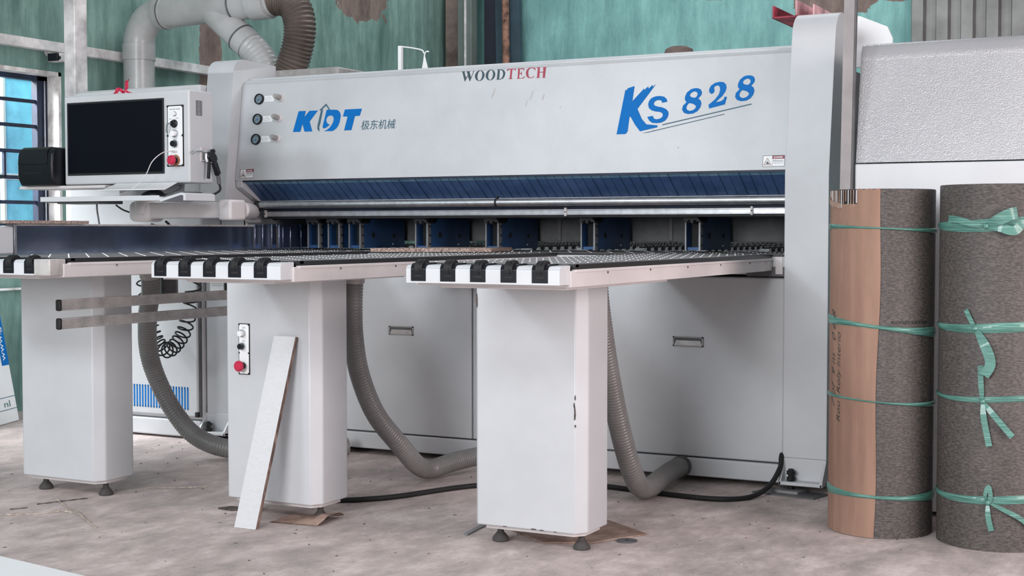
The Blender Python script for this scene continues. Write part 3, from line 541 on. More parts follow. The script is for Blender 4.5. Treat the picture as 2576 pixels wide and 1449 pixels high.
# grippers
for gi, xg in enumerate((-2.174, -2.689, -3.194, -3.59, -3.985, -4.113, -4.239)):
    m = MB(); prof = [(6.0, .992), (6.0, 1.117), (6.072, 1.117), (6.118, 1.150), (6.118, 1.30), (6.42, 1.30), (6.42, .992)]
    m.yz(prof, xg-.007, xg, BLUEP); m.yz(prof, xg-.072, xg-.065, BLUEP)
    m.box(xg-.065, xg-.007, 6.06, 6.42, .992, 1.30, SOOT); m.box(xg-.064, xg-.008, 6.005, 6.06, .992, 1.006, BLUEP)
    g = m.build('gripper', saw, .001)
    for s_ in (0, -1):
        a = xg-.002+s_*.065
        m = MB(); m.box(a-.005, a+.002, 5.994, 6.001, .990, 1.117, TSTRIP)
        if s_ == 0: m.box(xg-.001, xg+.002, 5.994, 6.026, .992, 1.117, TSTRIP)
        m.build('front_strip', g, .0006)
    for yy, zz, r in ((6.112, 1.058, .013), (6.31, 1.055, .009), (6.30, 1.010, .003)):
        m = MB(); m.cyl((xg, yy, zz), (xg+.004, yy, zz), r, LABEL if r < .005 else SOOT, 14); m.build('bolt', g)
    for zz in (1.015, 1.057, 1.100):
        m = MB(); m.cyl((xg+.002, 6.014, zz), (xg+.0045, 6.014, zz), .0055, SOOT, 10); m.build('bolt', g)
    m = MB()
    m.xz([(xg-.074, 1.120), (xg-.060, 1.120), (xg-.048, 1.130), (xg-.036, 1.110), (xg-.024, 1.130), (xg-.012, 1.120), (xg+.008, 1.120), (xg-.01, 1.141), (xg-.074, 1.141)], 5.985, 6.06, DGREY)
    m.yz([(5.985, 1.121), (6.03, 1.141), (6.06, 1.117), (6.03, 1.120)], xg-.002, xg+.012, SOOT)
    m.build('jaw', g, .001)

# ================================================================ side fence, standing on the left table
fence = thing('side_fence', (-4.41, 4.9, .985), 'long polished steel side fence with white front block reflecting the blue grippers', 'fence')
m = MB(); m.box(-4.44, -4.40, 4.13, 5.66, .986, 1.100, STEEL); m.build('fence_plate', fence, .0015)
m = MB(); m.box(-4.445, -4.397, 4.12, 5.67, 1.100, 1.108, ALUD); m.box(-4.400, -4.396, 4.118, 4.132, .986, 1.108, ALU); m.build('top_strip', fence, .001)
m = MB(); m.box(-4.52, -4.392, 3.98, 4.112, .986, 1.098, WHITE); m.build('end_block', fence, .006)
m = MB()
for a, b in ((5.675, 5.73), (5.738, 5.80), (5.812, 5.85), (5.872, 5.90), (5.905, 5.962), (5.97, 6.05), (6.062, 6.13), (6.14, 6.2)):
    m.box(-4.43, -4.40, a, b, .986, 1.112, STEEL)
    for k in range(3): m.cyl((-4.40, a+.012+k*.014, 1.10), (-4.398, a+.012+k*.014, 1.10), .003, SOOT, 8)
m.box(-4.425, -4.405, 5.66, 6.2, .99, 1.10, DGREY)
m.build('slotted_plate', fence, .001)

# ================================================================ air tables
def table(x0, x1, lx0, lx1, rollers, label, panel=False, dots0=0):
    t = thing('air_table', ((lx0+lx1)/2, 4.35, 0), label, 'machine table', 'cantilevered air tables in front of the saw')
    m = MB(); m.box(x0, x1, 3.735, 5.700, .914, .962, CREAM); m.box(x1-.012, x1+.005, 3.76, 5.700, .957, .966, CREAM)
    for k in range(5): m.cyl((x1-.001, 4.0+k*.35, .952), (x1+.003, 4.0+k*.35, .952), .004, DGREY, 8)
    m.box(x1-.01, x1+.0035, 5.60, 5.68, .917, .955, ALUD)
    m.build('frame', t, .0025)
    m = MB(); m.box(x0+.002, x1-.001, 3.76, 5.697, .966, .981, EDGE)
    m.xy([(x1-.001, 3.77), (x1-.001, 3.79), (x1-.03, 3.745), (x0+.02, 3.735), (x0+.002, 3.77)], .972, .9808, EDGE)
    m.box(x0+.010, x1-.022, 3.775, 5.695, .981, .9825, TOPG)
    r = 0; y = 3.80
    while y < 5.68:
        x = x0+.035+(.05 if r % 2 else 0)
        while x < x1-.035:
            m.cyl((x, y, .9824), (x, y, .9842), .0032, DOT, 7, .002); x += .1
        y += .05; r += 1
    m.build('perforated_top', t)
    pr = [(3.674, .922), (3.674, .962)]
    for k in range(6):
        a = k/5*PI/2; pr.append((3.674+.018*(1-math.cos(a)), .962+.015*math.sin(a)))
    pr += [(3.745, .978), (3.745, .922)]
    m = MB(); m.yz(pr, x0+.003, x1-.008, BRIGHT); m.build('end_cap', t, .006)
    for xr in rollers:
        h = [(3.6725, .9275), (3.6725, .963)]
        for k in range(6):
            a = k/5*PI/2; h.append((3.6725+.020*(1-math.cos(a)), .963+.0195*math.sin(a)))
        h += [(3.742, .983), (3.750, .976)]
        m = MB(); m.yz(h, xr-.026, xr+.026, BLACK); q = m.build('roller_housing', t, .0035)
        m = MB(); m.cyl((xr-.0135, 3.697, .9655), (xr+.0135, 3.697, .9655), .0275, SOOT, 24); m.cyl((xr+.004, 3.697, .9655), (xr+.007, 3.697, .9655), .029, BLACK, 24); m.box(xr-.0138, xr+.0138, 3.6715, 3.68, .940, .946, SOOT)
        m.build('roller', q, .001)
    # leg cabinet with chamfered corners
    c = .03; yb = 4.45
    m = MB(); m.xy([(lx0+.008, 4.25), (lx1-c, 4.25), (lx1, 4.25+c+.012), (lx1, yb), (lx0, yb), (lx0, 4.262)], .066, .905, WHITE); leg = m.build('leg_cabinet', t, .005)
    m = MB(); m.xy([(lx0+.03, 4.275), (lx1-.05, 4.275), (lx1-.02, 4.31), (lx1-.02, yb-.02), (lx0+.03, yb-.02)], .052, .068, CREAM); m.build('bottom_plate', t)
    m = MB(); m.box(x0+.05, min(x1-.03, lx1+.15), 3.80, 4.62, .903, .915, CREAM); m.build('mounting_plate', t, .002)
    for fx, fy in ((lx0+.06, 4.325), (lx1-.045, 4.335)):
        m = MB(); m.lathe([(0, .062), (.0065, .062), (.0065, .046), (.0105, .046), (.0115, .033), (.016, .028), (.026, .016), (.029, .010), (.0295, .003), (.027, 0), (0, 0)], (fx, fy, .0), FOOTM, 24)
        m.build('levelling_foot', t, smooth=25)
    return t, leg
def roll(x0, n): return [x0+i*.1035 for i in range(n)]
t1, leg1 = table(-4.62, -3.745, -4.512, -4.085, [-3.800-i*.1035+.0 for i in range(0)]+[-3.849-i*.1035 for i in range(8) if -3.849-i*.1035 > -4.6], 'leftmost white machine table carrying the polished steel fence, bare metal corner')
m = MB(); m.box(-3.826, -3.749, 3.671, 3.748, .9205, .9795, ALUD); m.build('corner_bracket', t1, .003)
t2, leg2 = table(-3.288, -2.74, -3.438, -3.02, [-3.246+i*.1045 for i in range(5)], 'middle white machine table, its leg carries a red push button')
t3, leg3 = table(-2.279, -1.75, -2.356, -1.945, [-2.2325+i*.1028 for i in range(5)], 'rightmost white machine table, nearest the paper rolls, chipped paint on its leg')
# chips in the paint of the right leg
m = MB()
for (x, z, w_, h_) in ((-1.977, .47, .004, .03), (-1.979, .50, .004, .012), (-1.976, .525, .003, .014), (-1.975, .43, .003, .008), (-2.24, .069, .012, .003), (-2.13, .070, .012, .004), (-2.10, .069, .01, .003), (-2.05, .068, .008, .003), (-2.348, .84, .004, .03)):
    pts = [(x+w_*(.6+.5*random.random())*math.cos(a*PI/4), z+h_*(.5+.5*random.random())*math.sin(a*PI/4)) for a in range(8)]
    m.flat([pts], lambda a, b: (a, 4.2492, max(b, .067)), DEADL)
m.build('paint_chips', leg3, smooth=0)
# push button panel on the middle leg
def button(mb, c, r, h, mat, ring=ALU):
    mb.lathe([(0, h*.35), (r, h*.35), (r*1.05, 0)], c, ring, 24, (0, -1, 0)); mb.lathe([(0, h), (r*.72, h), (r*.75, h*.35)], c, mat, 24, (0, -1, 0))
def mushroom(mb, c, r, h, mat=REDB):
    mb.cyl(c, (c[0], c[1]-h*.75, c[2]), r*.6, SOOT, 20)
    mb.lathe([(0, h*1.1), (r*.7, h*1.06), (r*.95, h*.9), (r, h*.7), (r*.6, h*.55)], c, mat, 28, (0, -1, 0))
m = MB(); m.box(-3.3735, -3.3225, 4.247, 4.2505, .5385, .731, SOOT); m.box(-3.3705, -3.3255, 4.246, 4.2475, .5415, .728, LABEL)
for a in (-3.370, -3.326):
    for b in (.543, .7265, .62): m.cyl((a, 4.247, b), (a, 4.244, b), .003, SOOT, 8)
put_text(m, '启动', lambda a, b: (a, 4.2458, b), -3.355, -3.341, .712, .719, STRAP)
put_text(m, '停止', lambda a, b: (a, 4.2458, b), -3.355, -3.341, .662, .669, STRAP)
cp = m.build('button_panel', leg2, .001)
cp.parent = t2
m = MB(); button(m, (-3.354, 4.246, .694), .0145, .02, LABEL); m.build('white_button', cp)
m = MB(); button(m, (-3.354, 4.246, .645), .0145, .02, BLACK); m.build('black_button', cp)
m = MB(); mushroom(m, (-3.352, 4.246, .572), .021, .034); m.build('stop_button', cp)
# two aluminium bars running back along the left table
for zc in (.797, .726):
    t = thing('aluminium_bar', (-4.0, 4.8, zc), ('upper' if zc > .75 else 'lower')+' of two grey ribbed aluminium bars with black end cap beside the left leg', 'bar', 'grey ribbed bars beside the left leg')
    m = MB(); m.box(-4.010, -3.990, 3.965, 5.70, zc-.0205, zc+.0205, ALUD)
    for k in range(5): m.box(-3.9905, -3.9880, 3.965, 5.70, zc-.0165+k*.0078, zc-.0125+k*.0078, ALUD)
    m.build('bar', t, .004)
    m = MB(); m.box(-4.012, -3.987, 3.953, 3.966, zc-.022, zc+.022, SOOT); m.build('end_cap', t, .006)

# ================================================================ electrical cabinet behind the left table
cab = thing('electrical_cabinet', (-5.2, 6.1, 0), 'tall white electrical cabinet with blue ventilation slots behind the left table', 'cabinet')
m = MB(); m.xz([(-5.68, .10), (-4.772, .10), (-4.772, 1.828), (-5.60, 1.828), (-5.655, 1.80), (-5.68, 1.74)], 5.71, 6.6, WHITE); m.build('cabinet_body', cab, .012)
m = MB(); m.box(-5.68, -4.772, 5.695, 6.55, .01, .098, WHITE); m.build('plinth', cab, .008)
m = MB(); m.box(-5.62, -4.786, 5.69, 5.712, .118, .885, WHITE); d = m.build('cabinet_door', cab, .008)
m = MB()
for i in range(34):
    x = -4.852-i*.0190
    m.box(x-.0042, x+.0042, 5.6885, 5.691, .156, .268, LOGOB); m.cyl((x, 5.6885, .268), (x, 5.691, .268), .0042, LOGOB, 10); m.cyl((x, 5.6885, .156), (x, 5.691, .156), .0042, LOGOB, 10)
m.build('ventilation_slots', d)
m = MB(); m.box(-4.805, -4.784, 5.687, 5.71, .118, .145, SOOT); m.build('lock', cab, .003)
m = MB(); m.box(-4.784, -4.774, 5.700, 5.712, .118, .885, DGREY); m.build('door_seal', cab)
# maker's plate hung on the column beside it
t = thing('data_plate', (-4.66, 5.69, .80), 'printed white data plate behind the two aluminium bars', 'plate')
m = MB(); m.box(-4.70, -4.60, 5.690, 5.694, .745, .885, LABEL); m.box(-4.608, -4.600, 5.685, 5.70, .745, .885, DGREY); m.build('plate', t)
m = MB(); m.box(-4.695, -4.635, 5.6885, 5.690, .752, .7535, SOOT); m.box(-4.695, -4.635, 5.6885, 5.690, .770, .7715, SOOT); m.box(-4.695, -4.68, 5.6885, 5.69, .752, .771, SOOT); m.box(-4.636, -4.6345, 5.6885, 5.69, .752, .771, SOOT)
m.box(-4.67, -4.655, 5.6885, 5.69, .760, .763, SOOT)
for k in range(8): m.box(-4.69, -4.62, 5.6888, 5.6905, .80+k*.009, .8015+k*.009, GREYP)
m.build('printed_table', t)

# ================================================================ operator console
con = thing('control_console', (-4.62, 5.1, 1.10), 'white operator console with large dark screen, button strip and keyboard tray', 'control console')
m = MB(); m.box(-5.0, -4.24, 5.0, 5.165, 1.297, 1.716, BRIGHT if False else WHITE); m.build('housing', con, .008, seg=3)
m = MB(); m.box(-4.978, -4.386, 4.996, 5.004, 1.340, 1.683, SOOT); m.box(-4.970, -4.394, 4.9945, 4.997, 1.350, 1.675, SCREEN); m.build('screen', con, .0015)
m = MB(); m.box(-4.366, -4.272, 4.997, 5.001, 1.371, 1.648, SOOT); m.box(-4.361, -4.277, 4.9955, 4.998, 1.376, 1.643, LABEL)
for a in (-4.362, -4.276):
    for b in (1.376, 1.643, 1.51): m.cyl((a, 4.998, b), (a, 4.993, b), .005, SOOT, 10)
put_text(m, 'MACHINE POWER', lambda a, b: (a, 4.9952, b), -4.35, -4.29, 1.626, 1.632, STRAP)
for xx, bb in ((-4.347, 1.583), (-4.308, 1.585)): put_text(m, 'OFF' if xx < -4.33 else 'ON', lambda a, b: (a, 4.9952, b), xx-.008, xx+.008, bb, bb+.005, STRAP)
put_text(m, 'START', lambda a, b: (a, 4.9952, b), -4.335, -4.305, 1.540, 1.545, STRAP)
put_text(m, 'STOP', lambda a, b: (a, 4.9952, b), -4.332, -4.308, 1.492, 1.497, STRAP)
bp = m.build('button_strip', con, .001)
m = MB(); button(m, (-4.320, 4.996, 1.608), .011, .012, LABEL); m.build('indicator_lamp', bp)
m = MB(); m.lathe([(0, .018), (.012, .018), (.014, .008), (.018, .006), (.019, 0)], (-4.323, 4.996, 1.564), BLACK, 20, (0, -1, 0)); m.box(-4.338, -4.322, 4.968, 4.971, 1.560, 1.566, ALU); m.xz([(-4.346, 1.563), (-4.336, 1.563), (-4.338, 1.535), (-4.346, 1.52), (-4.352, 1.53)], 4.968, 4.970, ALU); m.build('key_switch', bp)
m = MB(); button(m, (-4.319, 4.996, 1.519), .018, .022, LABEL); m.build('white_button', bp)
m = MB(); button(m, (-4.319, 4.996, 1.473), .018, .022, BLACK); m.build('black_button', bp)
m = MB(); m.box(-4.332, -4.308, 4.985, 4.996, 1.436, 1.444, CREAM); m.build('socket', bp, .001)
m = MB(); m.cyl((-4.318, 4.9965, 1.398), (-4.318, 4.994, 1.398), .026, YELL, 24); mushroom(m, (-4.318, 4.995, 1.398), .023, .036); m.build('stop_button', bp)
m = MB()
for k in range(12):
    for yy in (5.045, 5.068): m.box(-4.2405, -4.2385, yy, yy+.019, 1.603+k*.0058, 1.6058+k*.0058, SOOT)
m.build('ventilation_slots', con)
# printer shelf, tray, arm
m = MB(); m.box(-5.277, -4.73, 4.98, 5.20, 1.279, 1.293, CREAM); m.build('printer_shelf', con, .002)
m = MB(); m.yz([(4.86, 1.262), (4.90, 1.262), (4.985, 1.296), (4.985, 1.299), (4.89, 1.268), (4.86, 1.266)], -4.66, -4.30, LABEL); m.build('document_ledge', con, .001)
m = MB(); m.box(-4.985, -4.272, 4.83, 5.15, 1.222, 1.231, WHITE); m.box(-4.985, -4.272, 4.828, 4.836, 1.213, 1.236, BRIGHT)
m.yz([(5.15, 1.231), (5.15, 1.300), (5.154, 1.300), (5.154, 1.222)], -4.8, -4.4, WHITE); m.build('keyboard_tray', con, .002)
m = MB(); m.box(-4.90, -4.64, 4.85, 5.0, 1.203, 1.222, DGREY); m.box(-4.985, -4.9, 4.86, 5.0, 1.209, 1.222, GREYP); m.build('tray_runner', con)
m = MB(); m.prism([(-4.272, 4.83, 1.214), (-4.262, 4.83, 1.207), (-4.148, 4.83, 1.236), (-4.135, 4.83, 1.234), (-4.135, 4.83, 1.212), (-4.122, 4.83, 1.212), (-4.122, 4.83, 1.242), (-4.148, 4.83, 1.247), (-4.262, 4.83, 1.222), (-4.272, 4.83, 1.231)], (0, .20, 0), BRIGHT); m.build('mouse_shelf', con, .0015)
m = MB(); m.box(-4.95, -4.30, 5.165, 5.20, 1.30, 1.70, CREAM); m.cyl((-4.72, 5.24, 1.16), (-4.72, 5.24, 1.32), .05, CREAM, 24); m.build('back_cover', con, .005)
m = MB(); m.box(-4.80, -4.665, 5.20, 5.33, 1.122, 1.222, CREAM); m.build('swivel_joint', con, .03, seg=4)
m = MB(); m.box(-4.68, -4.24, 5.215, 5.30, 1.138, 1.214, CREAM); m.build('support_arm', con, .008)
m = MB(); m.box(-4.25, -4.175, 5.205, 5.32, 1.128, 1.224, CREAM); m.cyl((-4.205, 5.32, 1.176), (-4.55, 5.86, 1.176), .04, CREAM, 20); m.box(-4.60, -4.50, 5.84, 5.87, 1.12, 1.22, CREAM); m.build('wall_bracket', con, .012, seg=3)
# things on and around the console
t = thing('label_printer', (-5.12, 5.05, 1.293), 'black label printer on the white shelf left of the screen', 'printer')
m = MB(); m.yz([(4.95, 1.295), (4.93, 1.33), (4.93, 1.392), (4.935, 1.44), (4.945, 1.462), (4.965, 1.474), (5.20, 1.474), (5.20, 1.293), (4.96, 1.293)], -5.236, -5.012, BLACK); m.build('printer_body', t, .008, seg=3)
m = MB(); m.yz([(4.926, 1.394), (4.930, 1.44), (4.943, 1.466), (4.965, 1.4775), (5.16, 1.4775), (5.16, 1.472), (4.97, 1.472), (4.94, 1.455), (4.932, 1.394)], -5.228, -5.045, BLACK); m.build('lid', t, .002)
m = MB(); m.box(-5.19, -5.07, 4.9275, 4.931, 1.3515, 1.3545, SOOT); m.build('paper_slot', t)
t = thing('computer_mouse', (-4.40, 4.93, 1.231), 'black computer mouse on the keyboard tray', 'mouse')
m = MB(); R = []
for i in range(9):
    for k in range(17):
        th = i/8*PI/2; ph = k/16*2*PI
        R.append((-4.395+.068*math.cos(th)*math.cos(ph), 4.93+.036*math.cos(th)*math.sin(ph), 1.2315+.034*math.sin(th)*(1+.1*math.cos(ph))))
m.add(R, [(i*17+k, i*17+k+1, (i+1)*17+k+1, (i+1)*17+k) for i in range(8) for k in range(16)], BLACK); m.build('shell', t)
m = MB(); m.cyl((-4.36, 4.925, 1.262), (-4.36, 4.935, 1.262), .007, GREYP, 14); m.build('scroll_wheel', t)
m = MB(); m.tube(spline([(-4.33, 4.935, 1.242), (-4.30, 4.95, 1.25), (-4.275, 4.97, 1.268), (-4.29, 5.0, 1.282), (-4.33, 5.03, 1.285)], 8), .0022, SOOT, 6); m.build('cord', t)
t = thing('folded_black_cloth', (-4.2, 4.93, 1.235), 'dark cloth lying on the small mouse shelf', 'cloth')
m = MB(); m.prism([(-4.262, 4.85, 1.224), (-4.262, 4.85, 1.232), (-4.24, 4.85, 1.241), (-4.19, 4.85, 1.253), (-4.15, 4.85, 1.253), (-4.15, 4.85, 1.248)], (0, .13, 0), DGREY); t2_ = m.build('cloth', t, .003)
solo(MB().tube(spline([(-4.32, 4.985, 1.44), (-4.335, 4.93, 1.43), (-4.37, 4.90, 1.39), (-4.41, 4.90, 1.33), (-4.47, 4.90, 1.28), (-4.55, 4.90, 1.247), (-4.65, 4.90, 1.236), (-4.70, 4.93, 1.235)], 10), .0022, CREAM, 8), 'white_cable', (-4.5, 4.9, 1.235), 'thin white cable hanging from the button strip to the tray', 'cable')
t = thing('air_gun', (-4.225, 5.09, 1.37), 'black and white compressed air gun hanging on the side of the console', 'air gun')
X_ = -4.222
m = MB(); m.prism([(X_, 5.085, 1.438), (X_, 5.125, 1.440), (X_, 5.142, 1.425), (X_, 5.150, 1.405), (X_, 5.135, 1.39), (X_, 5.10, 1.395), (X_, 5.082, 1.41)], (.022, 0, 0), BLACK)
m.prism([(X_, 5.118, 1.402), (X_, 5.145, 1.398), (X_, 5.172, 1.342), (X_, 5.15, 1.330)], (.022, 0, 0), BLACK); m.cyl((X_+.011, 5.128, 1.435), (X_+.011, 5.122, 1.452), .012, BLACK, 14); m.build('grip', t, .005)
m = MB(); m.prism([(X_+.006, 5.083, 1.438), (X_+.006, 5.100, 1.436), (X_+.006, 5.104, 1.38), (X_+.006, 5.098, 1.316), (X_+.006, 5.086, 1.318), (X_+.006, 5.092, 1.38)], (.012, 0, 0), SOOT); m.build('trigger', t, .002)
m = MB(); m.prism([(X_+.003, 5.080, 1.432), (X_+.003, 5.150, 1.425), (X_+.003, 5.150, 1.40), (X_+.003, 5.12, 1.39), (X_+.003, 5.085, 1.392), (X_+.003, 5.078, 1.41)], (.010, 0, 0), LABEL); m.build('white_shell', t, .003)
m = MB(); m.tube([(X_+.011, 5.090, 1.434), (X_+.011, 5.03, 1.441), (X_+.011, 5.008, 1.438), (X_+.011, 4.985, 1.424)], .004, ALU, 10); m.build('nozzle', t)
m = MB(); m.tube([(X_+.011, 5.160, 1.338), (X_+.011, 5.166, 1.315), (X_+.011, 5.168, 1.295)], .009, DGREY, 12); m.tube(spline([(X_+.011, 5.168, 1.298), (-4.205, 5.165, 1.265), (-4.23, 5.12, 1.238), (-4.29, 5.08, 1.228), (-4.35, 5.04, 1.238), (-4.42, 5.04, 1.245), (-4.48, 5.06, 1.240)], 8), .0055, SOOT, 10); m.build('air_line', t)
m = MB(); m.box(-4.242, -4.236, 5.072, 5.084, 1.395, 1.458, CREAM); m.tube([(-4.238, 5.08, 1.40), (-4.224, 5.08, 1.398)], .004, ALU, 8); m.build('hook', t, .001)
# red scrap of ribbon on the console
t = thing('red_ribbon', (-4.7, 5.05, 1.717), 'crumpled red plastic ribbon on top of the console', 'ribbon')
m = MB(); P = spline([(-4.74, 5.05, 1.719), (-4.715, 5.04, 1.726), (-4.70, 5.05, 1.745), (-4.685, 5.05, 1.732), (-4.68, 5.06, 1.724), (-4.665, 5.05, 1.745), (-4.66, 5.05, 1.772), (-4.645, 5.05, 1.778), (-4.655, 5.05, 1.75), (-4.66, 5.05, 1.73), (-4.63, 5.06, 1.7195)], 5)
m.ribbon(P, [Vector((.004+.010*math.sin(i*.6), .012*math.cos(i*.4), .012+.008*math.sin(i*.37))) for i in range(len(P))], REDB); m.build('ribbon', t)
solo(MB().tube(spline([(-4.62, 5.27, 1.125), (-4.60, 5.27, 1.105), (-4.66, 5.26, 1.103), (-4.70, 5.26, 1.110)], 8), .006, SOOT, 8), 'rubber_hose', (-4.65, 5.27, 1.11), 'short black rubber hose end under the swivel arm', 'hose')
solo(MB().tube(spline([(-4.79, 5.25, 1.16), (-4.84, 5.22, 1.18), (-4.87, 5.2, 1.205)], 8), .004, SOOT, 8), 'black_cable', (-4.8, 5.2, 1.17), 'short black cable from the tray to the arm joint', 'cable')
solo(MB().tube(spline([(-4.752, 4.95, 1.204), (-4.75, 4.95, 1.17), (-4.742, 4.95, 1.13), (-4.735, 4.95, 1.08), (-4.73, 4.95, .99)], 6), .004, DGREY, 8), 'hanging_cable', (-4.75, 4.95, 1.1), 'grey cable hanging from the keyboard tray behind the fence', 'cable')

# ================================================================ boards on the tables
solo(MB().box(-4.47, -4.37, 4.05, 4.505, 1.1085, 1.1215, CHIPB), 'chipboard_strip', (-4.42, 4.3, 1.1085), 'narrow brown chipboard strip lying on top of the steel fence', 'board', bevel=.0008)
m = MB(); m.xy([(-3.47, 5.30), (-2.985, 5.535), (-3.05, 5.86), (-3.40, 5.80)], .9855, 1.0025, CHIPB); solo(m, 'chipboard_offcut', (-3.2, 5.6, .9855), 'pinkish chipboard offcut lying across the middle table', 'board')

# ================================================================ hoses
def hose(path, r, pitch, depth, mat, n=18):
    P = resample(spline(path, 16), pitch/4); return P, (lambda i, l: r+depth*math.sin(i/4*2*PI)), mat
def make_hose(path, r, pitch, label, root, depth=.0016):
    t = thing('suction_hose', root, label, 'hose', 'grey corrugated suction hoses under the tables')
    P, rf, mt = hose(path, r, pitch, depth, HOSEG)
    MB().tube(P, rf, mt, 20).build('hose', t, smooth=60)
    a = Vector(path[0]); b = Vector(path[1]); d = (b-a).normalized()
    MB().cyl(a+d*.0, a+d*.03, r+.004, ALUD, 24).build('hose_clamp', t)
    return t
make_hose([(-4.50, 5.02, .895), (-4.52, 5.05, .80), (-4.56, 5.07, .68), (-4.60, 5.12, .51), (-4.59, 5.18, .35), (-4.51, 5.21, .20), (-4.40, 5.23, .10), (-4.22, 5.25, .055), (-4.0, 5.35, .045), (-3.8, 5.6, .05)], .043, .0135, 'grey corrugated hose hanging from the left table behind the aluminium bars', (-4.5, 5.1, 0))
make_hose([(-3.13, 4.66, .905), (-3.14, 4.665, .80), (-3.16, 4.70, .66), (-3.17, 4.76, .50), (-3.16, 4.86, .33), (-3.12, 4.98, .19), (-3.12, 5.12, .085), (-3.13, 5.25, .048), (-3.09, 5.42, .062), (-2.99, 5.60, .08), (-2.92, 5.708, .085)], .040, .0125, 'grey corrugated hose hanging from the middle table, curving over the floor', (-3.15, 4.8, 0))
t = make_hose([(-2.145, 4.80, .905), (-2.145, 4.82, .80), (-2.15, 4.90, .60), (-2.15, 4.98, .42), (-2.14, 5.04, .27), (-2.13, 5.10, .15), (-2.13, 5.19, .065), (-2.13, 5.30, .045), (-2.14, 5.45, .055), (-2.145, 5.58, .065), (-2.148, 5.705, .068)], .041, .0125, 'grey corrugated hose hanging from the right table and plugged into the saw base', (-2.15, 5.1, 0))
MB().cyl((-2.148, 5.675, .068), (-2.148, 5.711, .068), .045, DGREY, 28).build('end_collar', t, .003)
# coiled air hose in front of the cabinet
m = MB(); C0 = spline([(-4.98, 5.50, .895), (-4.965, 5.50, .80), (-4.945, 5.50, .70), (-4.925, 5.50, .60), (-4.885, 5.50, .52), (-4.83, 5.50, .478), (-4.775, 5.50, .50), (-4.715, 5.50, .57), (-4.68, 5.50, .66), (-4.655, 5.50, .76), (-4.63, 5.50, .88)], 60)
L = [0]
for a, b in zip(C0, C0[1:]): L.append(L[-1]+(b-a).length)
pts = []; ph = 0
for i, p in enumerate(C0):
    if i: ph += 2*PI*(L[i]-L[i-1])/(.024+.050*abs(p.z-.48)/.4)
    d = (C0[min(i+1, len(C0)-1)]-C0[max(i-1, 0)]).normalized(); nn = Vector((0, -1, 0)); s_ = d.cross(nn)
    pts.append(p+(nn*math.cos(ph)+s_*math.sin(ph))*.036+d*.0)
m.tube(pts, .0042, SOOT, 7); solo(m, 'coiled_air_hose', (-4.83, 5.5, .9), 'black coiled air hose hanging in a loop in front of the cabinet', 'air hose')
m = MB(); m.box(-4.52, -4.50, 5.12, 5.20, .78, .914, DGREY); m.box(-4.60, -4.50, 5.20, 5.215, .74, .914, MGREY); m.cyl((-4.54, 5.20, .82), (-4.54, 5.18, .82), .012, SOOT); m.cyl((-4.56, 5.20, .80), (-4.56, 5.18, .80), .012, SOOT)
solo(m, 'valve_plate', (-4.55, 5.2, .914), 'grey valve plate hanging below the left table beside the hose', 'plate')
# power cable on the floor
solo(MB().tube(spline([(-3.30, 4.58, .012), (-3.173, 4.64, .011), (-3.10, 4.70, .011), (-3.02, 4.81, .011), (-2.862, 5.16, .011), (-2.60, 5.38, .011), (-2.374, 5.40, .011), (-2.07, 5.353, .011), (-1.868, 5.346, .011), (-1.76, 5.44, .011), (-1.715, 5.56, .04), (-1.70, 5.66, .10), (-1.704, 5.692, .14), (-1.706, 5.71, .15)], 12), .0105, SOOT, 12), 'power_cable', (-2.4, 5.4, 0), 'thick black power cable running over the floor to the saw', 'cable')

# ================================================================ floor things
# leaning board
def oriented_box(mb, o, ex, ey, ez, mats):
    o = Vector(o); ex = Vector(ex); ey = Vector(ey); ez = Vector(ez)
    v = [o, o+ex, o+ex+ey, o+ey, o+ez, o+ex+ez, o+ex+ey+ez, o+ey+ez]
    for f, mt in zip([(0, 3, 2, 1), (4, 5, 6, 7), (0, 1, 5, 4), (1, 2, 6, 5), (2, 3, 7, 6), (3, 0, 4, 7)], mats):
        mb.add([v[i] for i in f], [(0, 1, 2, 3)], mt)
# foot left front (-3.257,4.068,0), right front (-3.167,4.076,0); head left (-3.189,4.233,.69), head right (-3.09,4.233,.69)
A = Vector((-3.257, 4.066, .001)); ex = Vector((.094, .004, 0)); up = Vector((.066, .158, .690)); th = ex.cross(up).normalized()*-.018
t = thing('leaning_board', (-3.21, 4.08, 0), 'white laminated board offcut leaning against the middle leg', 'board')
m = MB(); oriented_box(m, A, ex, up, -th if th.y < 0 else th, [BOARDW, BOARDW, PLY, PLY, PLY, PLY]); m.build('board', t)
def sheet(name, pts, z0, z1, mat, label, cat, group=None):
    cx = sum(p[0] for p in pts)/len(pts); cy = sum(p[1] for p in pts)/len(pts)
    return solo(MB().xy(pts, z0, z1, mat), name, (cx, cy, z0), label, cat, group)
sheet('hardboard_sheet', [(-2.36, 4.50), (-2.14, 4.345), (-1.99, 4.43), (-1.875, 4.64), (-2.10, 4.80)], .001, .006, HARDB, 'brown hardboard sheet lying under the right leg', 'board')
sheet('metal_strip', [(-2.455, 4.345), (-2.435, 4.335), (-2.455, 4.51), (-2.475, 4.515)], .001, .006, MGREY, 'grey metal strip on the floor left of the right leg', 'strip')
solo(MB().cyl((-1.90, 4.515, .001), (-1.90, 4.515, .004), .036, DGREY, 32).cyl((-1.90, 4.515, .004), (-1.90, 4.515, .0048), .006, SOOT, 12), 'metal_disc', (-1.90, 4.515, 0), 'flat dark metal disc on the floor beside the hardboard', 'disc')
m = MB()
P = [(-3.06, 4.24, .0), (-3.055, 4.25, .028), (-3.04, 4.27, .034), (-3.02, 4.31, .036), (-3.0, 4.36, .02), (-2.985, 4.38, .002)]
pts = []
